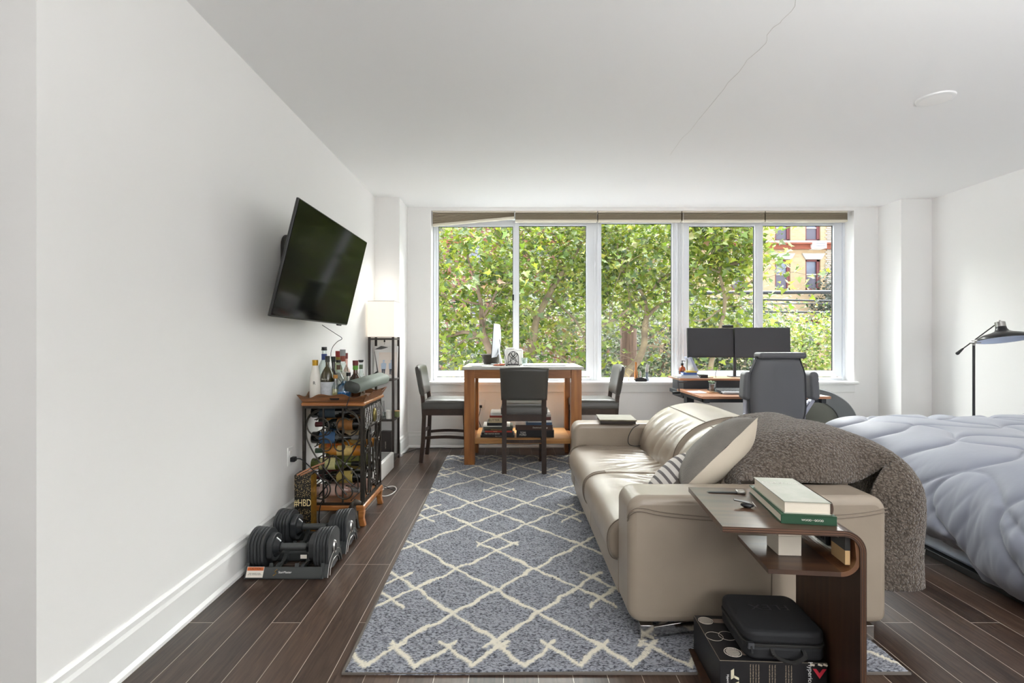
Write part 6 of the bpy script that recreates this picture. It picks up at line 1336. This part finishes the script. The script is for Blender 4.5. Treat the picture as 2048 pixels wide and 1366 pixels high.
q = MB(); q.tube(spline([(X(1436, 5.1), 5.11, Z(717, 5.1)), (X(1434, 5.06), 5.06, Z(735, 5.06)), (X(1431, 5.05), 5.05, Z(748, 5.05)), (X(1432, 5.06), 5.06, .824)]), .0025, 5); solo('monitor_cable', q, BLACK, 'thin black cable hanging from the left monitor to the desk shelf', 'cable')
vs_ = thing('plant_glass', 'clear tumbler of dark soil with a small green succulent on a wooden coaster', 'potted plant', (X(1425, 4.62), 4.62, .726)); oz = .7265; ox = X(1425, 4.62)
MB().lathe([(.026, 0), (.028, .004), (.034, .095), (.031, .095), (.025, .008), (.002, .006)], (ox, 4.62, oz), 24).build('tumbler', CLR, vs_, smooth=50)
MB().lathe([(.002, .008), (.0245, .008), (.029, .07), (.002, .075)], (ox, 4.62, oz), 20).build('soil', mat('dark_gravel', '#4c4a55', .8, vary=.5, vscale=90), vs_, smooth=40)
q = MB(); g_ = random.Random(8)
for k in range(16):
    a = g_.uniform(0, 6.28); L_ = g_.uniform(.018, .032); p = Vector((ox - .006 + .01 * math.cos(a), 4.62 + .01 * math.sin(a), oz + .075)); e_ = p + Vector((math.cos(a) * L_ * .8, math.sin(a) * L_ * .8, L_ * .9)); q.tube([p, p.lerp(e_, .6), e_], [.003, .005, .001], 6)
q.build('succulent', mat('sage_leaf', '#8aa07c', .6), vs_, smooth=True)
q = MB(); q.box(ox - .055, ox + .055, 4.56, 4.68, .7205, .7262); solo('coaster', q, woodm('coaster_wood', '#b07a4c', '#c9976a', .5), 'square wooden coaster under the plant tumbler', 'coaster')
q = MB(); q.box(X(1375, 4.7), X(1400, 4.7), 4.56, 4.74, .7205, .7235); solo('notepad', q, mat('mauve_print', '#b59aa4', .6, c2='#d9cdd2', vscale=30), 'mauve printed notepad at the left of the desk top', 'notepad')
q = MB(); q.bar((X(1398, 4.7), 4.72, .727), (X(1409, 4.6), 4.55, .727), .008, .006); solo('white_pen', q, WHITE, 'white pen lying beside the mauve notepad', 'pen')
kb = thing('keyboard', 'black keyed keyboard with a silver wrist rest on the desk', 'keyboard', (1.98, 4.6, .7205))
MB().box(1.90, 2.34, 4.50, 4.83, .7205, .735).build('keyboard_body', mat('keyboard_dark', '#2b2c31', .5), kb, bevel=.003)
MB().box(1.905, 2.335, 4.46, 4.53, .7205, .742).build('wrist_rest', mat('silver_grey', '#b9bcc6', .4), kb, bevel=.006)
q = MB()
for r_ in range(6):
    for c_ in range(15): q.box(1.912 + c_ * .0282, 1.935 + c_ * .0282, 4.545 + r_ * .047, 4.583 + r_ * .047, .735, .744)
q.build('keys', mat('key_black', '#3b3d44', .5), kb)
# ------------------------------------------------------------------ office chair
OF = mat('grey_office_leather', '#5a5b5f', .5, bump=.1, bscale=200, dist=.0005); OFD = mat('dark_office_leather', '#45464c', .5); SIL = mat('silver_bracket', '#a4a6b4', .35, metal=.3)
oc = thing('office_chair', 'grey high backed office chair with flipped up padded arms, back to the room', 'office chair', (2.1, 4.05, 0))
yc = 3.9
def obk(u, v, s_):
    a = (u - .5) * 2; z = .44 + .64 * v
    w = .16 + .045 * smoothstep(0, .35, v) + .022 * math.sin(v * math.pi) - .035 * smoothstep(.75, 1, v)
    th = .055 * (1 - abs(a) ** 6) ** .5 * (1 - abs(2 * v - 1) ** 14) ** .5
    return (2.098 + a * w, yc + .03 * (a * a) * -s_ * .5 + (s_ * th) - .05 * (v - .5) ** 2 + .04, z)
q = MB(); q.grid(lambda u, v: obk(u, v, -1), 24, 30); q.grid(lambda u, v: obk(1 - u, v, 1), 24, 30); q.build('backrest', OF, oc, smooth=True)
pip_ = [Vector(obk(u, v, -.25)) for u, v in [(.03, k / 20) for k in range(1, 20)] + [(k / 12, .975) for k in range(1, 12)] + [(.97, 1 - k / 20) for k in range(1, 20)]]
MB().tube(pip_, .006, 6).build('back_piping', OFD, oc, smooth=True)
q = MB(); q.add(*[list(), list()]); hx0, hx1 = X(1517, 3.9), X(1610, 3.9)
q.prism([(a + (hx0 + hx1) / 2, b + 1.087) for a, b in rrect((hx1 - hx0) / 2, .024, .02, 6)], yc - .035, yc + .09); q.build('headrest', OF, oc, bevel=.02, seg=4)
q = MB(); q.grid(lambda u, v: (1.90 + .075 * u + .01 * math.sin(v * 22), yc + .08 + .07 * math.sin(u * 3.14), .60 + .40 * v - .02 * (1 - u)), 8, 30); q.build('front_padding', OFD, oc, smooth=True, solid=.03)
q = MB(); q.prism([(a + 2.1, b + 4.13) for a, b in rrect(.25, .24, .08)], .43, .53, 'z'); q.build('seat', OFD, oc, bevel=.03, seg=4)
for sg, cx in ((-1, X(1492, 3.98)), (1, X(1624, 3.98))):
    q = MB(Matrix.Translation((cx, 3.98, .845)) @ Matrix.Rotation(R(sg * -4), 4, 'Y')); q.prism([(a, b) for a, b in rrect(.036, .112, .033, 6)], -.05, .05); q.build('armrest', OF, oc, bevel=.022, seg=4)
    q = MB(); xb_ = 2.1 + sg * .235
    q.bar((cx - sg * .0, 3.98, .735), (xb_ - sg * .015, 3.99, .60), .028, .05, up=(0, 1, 0)); q.bar((cx - sg * .03, 3.98, .725), (xb_ - sg * .045, 3.99, .61), .010, .04, up=(0, 1, 0)); q.cyl((xb_ - sg * .05, 3.99, .595), (xb_ + sg * .005, 3.99, .595), .028); q.bar((xb_ - sg * .02, 3.99, .60), (xb_ - sg * .06, 4.05, .46), .02, .05, up=(0, 1, 0))
    q.build('arm_bracket', SIL, oc, bevel=.004)
q = MB(); q.cyl((2.1, 4.1, .10), (2.1, 4.1, .43), .028); q.build('gas_column', BLACK, oc)
for k in range(5):
    a = R(90 + 72 * k); p = Vector((2.1 + .29 * math.cos(a), 4.1 + .29 * math.sin(a), .085)); q = MB(); q.bar((2.1, 4.1, .12), p, .045, .03); o = q.build('leg', BLACK, oc, bevel=.004)
    q = MB(); q.cyl(p + Vector((-.012, 0, -.055)), p + Vector((.012, 0, -.055)), .029, n=18); q.cyl(p, p + Vector((0, 0, -.05)), .008); q.build('caster', BLACK, o)
# ------------------------------------------------------------------ big grey saucer chair behind the office chair
sa = thing('saucer_chair', 'round grey folding saucer chair leaning under the window beside the desk', 'saucer chair', (3.1, 5.2, 0))
SAF = mat('grey_saucer_fabric', '#8d9294', .8, bump=.2, bscale=200); SAM = mat('olive_grey_mesh', '#84867d', .8)
cx_, cz_, RR = 2.875, .385, .36
Mx = Matrix.Translation((3.13, 5.22, .352)) @ Matrix.Rotation(R(-6), 4, 'Z') @ Matrix.Rotation(R(84), 4, 'X')
q = MB(Mx @ Matrix.Diagonal((1.2, .92, 1, 1))); q.lathe([(.26, -.075), (.33, -.035), (.372, .0), (.381, .012), (.372, .022), (.33, -.01), (.26, -.05)], (0, 0, 0), 64, caps=False); q.build('padded_rim', SAF, sa, smooth=70)
q = MB(Mx @ Matrix.Diagonal((1.2, .92, 1, 1))); q.lathe([(.262, -.0745), (.18, -.11), (.002, -.13)], (0, 0, 0), 64, caps=False); q.build('mesh_dish', SAM, sa, smooth=True, solid=.004)
q = MB(Mx @ Matrix.Diagonal((1.2, .92, 1, 1))); q.tube([(.355 * math.cos(a), .355 * math.sin(a), -.05) for a in np.linspace(0, 2 * math.pi, 48, endpoint=False)], .009, 8, closed=True); q.build('steel_hoop', BLACK, sa)
# ------------------------------------------------------------------ bed
bd = thing('bed', 'low bed against the right wall on a black rail base', 'bed', (3.4, 3.0, 0))
MB().box(2.345, 4.40, 2.2, 3.82, 0, .036).build('base_rail', BLACK, bd, bevel=.003)
MB().box(2.365, 4.40, 2.22, 3.80, .036, .30).build('box_spring', mat('blue_grey_ticking', '#8f9fb8', .35, c2='#c3ccd8', vscale=5, coat=.4), bd, bevel=.02)
MB().box(2.41, 4.40, 2.26, 3.76, .30, .55).build('mattress', mat('mattress_white', '#d9dade', .8), bd, bevel=.05, seg=4)
CMF = mat('blue_grey_comforter', '#8a8e9c', .6, sheen=.3, bump=.15, bscale=22, dist=.006, stretch=(1, 1, .35))
S0 = [(2.33, .03), (2.275, .11), (2.262, .22), (2.275, .35), (2.315, .47), (2.39, .555), (2.50, .600), (2.7, .618), (3.1, .622), (3.6, .622), (4.0, .620), (4.38, .60)]
SP_ = spline([(a, 0, b) for a, b in S0], 14); SL = [0]
for a, b in zip(SP_[:-1], SP_[1:]): SL.append(SL[-1] + (b - a).length)
SLA = np.array(SL); SPX = np.array([p.x for p in SP_]); SPZ = np.array([p.z for p in SP_])
def seam_dist(s, t):
    P_ = .40; D = 9
    # two families of wavering stitched lines
    for fam in (0, 1):
        if fam == 0: v = t + .085 * math.sin(2 * math.pi * s / .62 + .8) + .30 * s * .0; p = .37
        else: v = s + .10 * math.sin(2 * math.pi * t / .74 + 2.2); p = .46
        D = min(D, abs((v / p + .5) % 1 - .5) * p)
    return D
TMAX = 1.79
def comf(u, v):
    s = u * SL[-1]; dd_ = v * 2.30; t = min(1, dd_ / TMAX); drop = max(0, dd_ - TMAX)
    x = float(np.interp(s, SLA, SPX)); z = float(np.interp(s, SLA, SPZ))
    # hem hitches up between the far part and the near corner
    y = 3.90 - TMAX * t
    hemlift = .085 * smoothstep(2.42, 2.56, y) * (1 - smoothstep(3.3, 3.6, y)) + .015
    side = 1 - smoothstep(.30, .62, s)
    z = z + hemlift * (1 - smoothstep(.0, .30, s))
    # far and near sides roll down
    ef = 3.90 - y; en = y - (3.90 - TMAX)
    for e in (ef, en):
        k = max(0, 1 - e / .13); z -= .16 * (1 - math.sqrt(max(0, 1 - k * k))) * (smoothstep(.2, .6, s))
    dsm = seam_dist(s, y - drop); puff = .024 * (1 - math.exp(-dsm / .03))
    wr = .012 * noise.noise(Vector((y * 9, s * 1.4, 3))) * side + .020 * (abs(noise.noise(Vector((y * 11 + s * 4, s * 2.2, 9)))) - .2) * side + .005 * abs(noise.noise(Vector((y * 26, s * 5, 2)))) * side + .006 * noise.noise(Vector((x * 3, y * 4, 0)))
    bulge = .035 * math.sin(y * 5.1 + .6) * side * smoothstep(0, .2, s) - .05 * (1 - smoothstep(2.36, 2.52, y)) * side
    nx, nz = (-1, 0) if s < .35 else ((-(1 - smoothstep(.35, .75, s))), smoothstep(.35, .75, s))
    if drop:
        q_ = .035 * math.sin(x * 7.3) * min(1, drop / .2) + puff; z = max(.012 + .004 * math.sin(x * 9), z - drop)
        return (x + nx * (puff + wr), y - .02 - .05 * min(1, drop / .15) - q_ * .6, z)
    zz = max(.006, z + nz * (puff + wr))
    return (x + nx * (puff + wr) + (-1) * max(0, bulge) * .6 + (.4 * min(0, bulge) * 1), y, zz)
q = MB(); q.grid(comf, 300, 320)
cf = thing('comforter', 'blue grey quilted comforter spread over the bed and hanging to the floor', 'comforter', (3.3, 3.0, 0))
q.build('quilted_cover', CMF, cf, smooth=True, solid=.012)
pw = thing('bed_pillow', 'pillow in a dark blue patterned case at the head of the bed', 'pillow', (4.1, 3.5, .63))
Mpp = axes_M((4.12, 3.50, .70), (0, 1, 0), (1, 0, .28))
NV = mat('navy_white_pattern', '#2c3554', .8, c2='#d4d6de', vscale=30)
pillow(MB(), Mpp, .66, .42, .13, 1).build('pillow_top', NV, pw, smooth=True); pillow(MB(), Mpp, .66, .42, .13, -1).build('pillow_underside', NV, pw, smooth=True)
# ------------------------------------------------------------------ floor lamp behind the bed
LM = mat('lamp_black', '#1c1d21', .35, coat=.2)
yl = 4.15; xl = X(1947.5, yl)
fl = thing('floor_lamp', 'black floor lamp with a dome shade on a tilted balance arm behind the bed', 'floor lamp', (xl, yl, 0))
MB().lathe([(.002, 0), (.13, 0), (.135, .008), (.12, .018), (.02, .03), (.002, .03)], (xl, yl, 0), 36).build('base', LM, fl, smooth=40)
MB().cyl((xl, yl, .02), (xl, yl, Z(691, yl)), .0095, n=16).build('pole', LM, fl, smooth=40)
q = MB(); q.cyl((xl, yl, Z(691, yl)), (xl, yl, Z(687, yl)), .011, n=14); q.cyl((xl - .005, yl - .02, Z(685, yl)), (xl - .005, yl + .02, Z(685, yl)), .011, n=14); q.cyl((xl + .008, yl - .025, Z(681, yl)), (xl + .008, yl + .025, Z(681, yl)), .006); q.cyl((xl, yl - .02, Z(685, yl)), (xl + .04, yl - .02, Z(685, yl)), .004); q.build('joint', STEEL, fl)
pA = Vector((X(1933, yl), yl + .03, Z(697, yl))); pB = Vector((X(2000, yl), yl + .03, Z(647.5, yl)))
MB().cyl(pA, pB, .0045, n=10).build('arm', LM, fl, smooth=40)
pC = Vector((X(1919.5, yl), yl + .03, Z(708.5, yl))); MB().tube([pA, pA.lerp(pC, .15), pC.lerp(pA, .1), pC], [.006, .008, .0135, .009], 14).build('counterweight', LM, fl, smooth=60)
Ms2 = Matrix.Translation((X(2007, yl - .04), yl - .04, 1.208)) @ Matrix.Rotation(R(-12), 4, 'X')
q = MB(Ms2); q.lathe([(.175, .0), (.176, .006), (.165, .022), (.13, .044), (.075, .060), (.045, .075), (.036, .095), (.034, .112), (.002, .112)], (0, 0, 0), 48, caps=False); q.build('shade', LM, fl, smooth=60)
q = MB(Ms2); q.lathe([(.1735, .001), (.162, .019), (.128, .040), (.07, .056), (.002, .062)], (0, 0, 0), 48, caps=False); q.build('shade_lining', mat('pale_enamel', '#cfdcf5', .4), fl, smooth=True)
q = MB(Ms2); q.lathe([(.034, .112), (.034, .150), (.03, .153), (.012, .153), (.010, .16), (.006, .168), (.002, .169)], (0, 0, 0), 24); q.build('socket_cap', STEEL, fl, smooth=40)
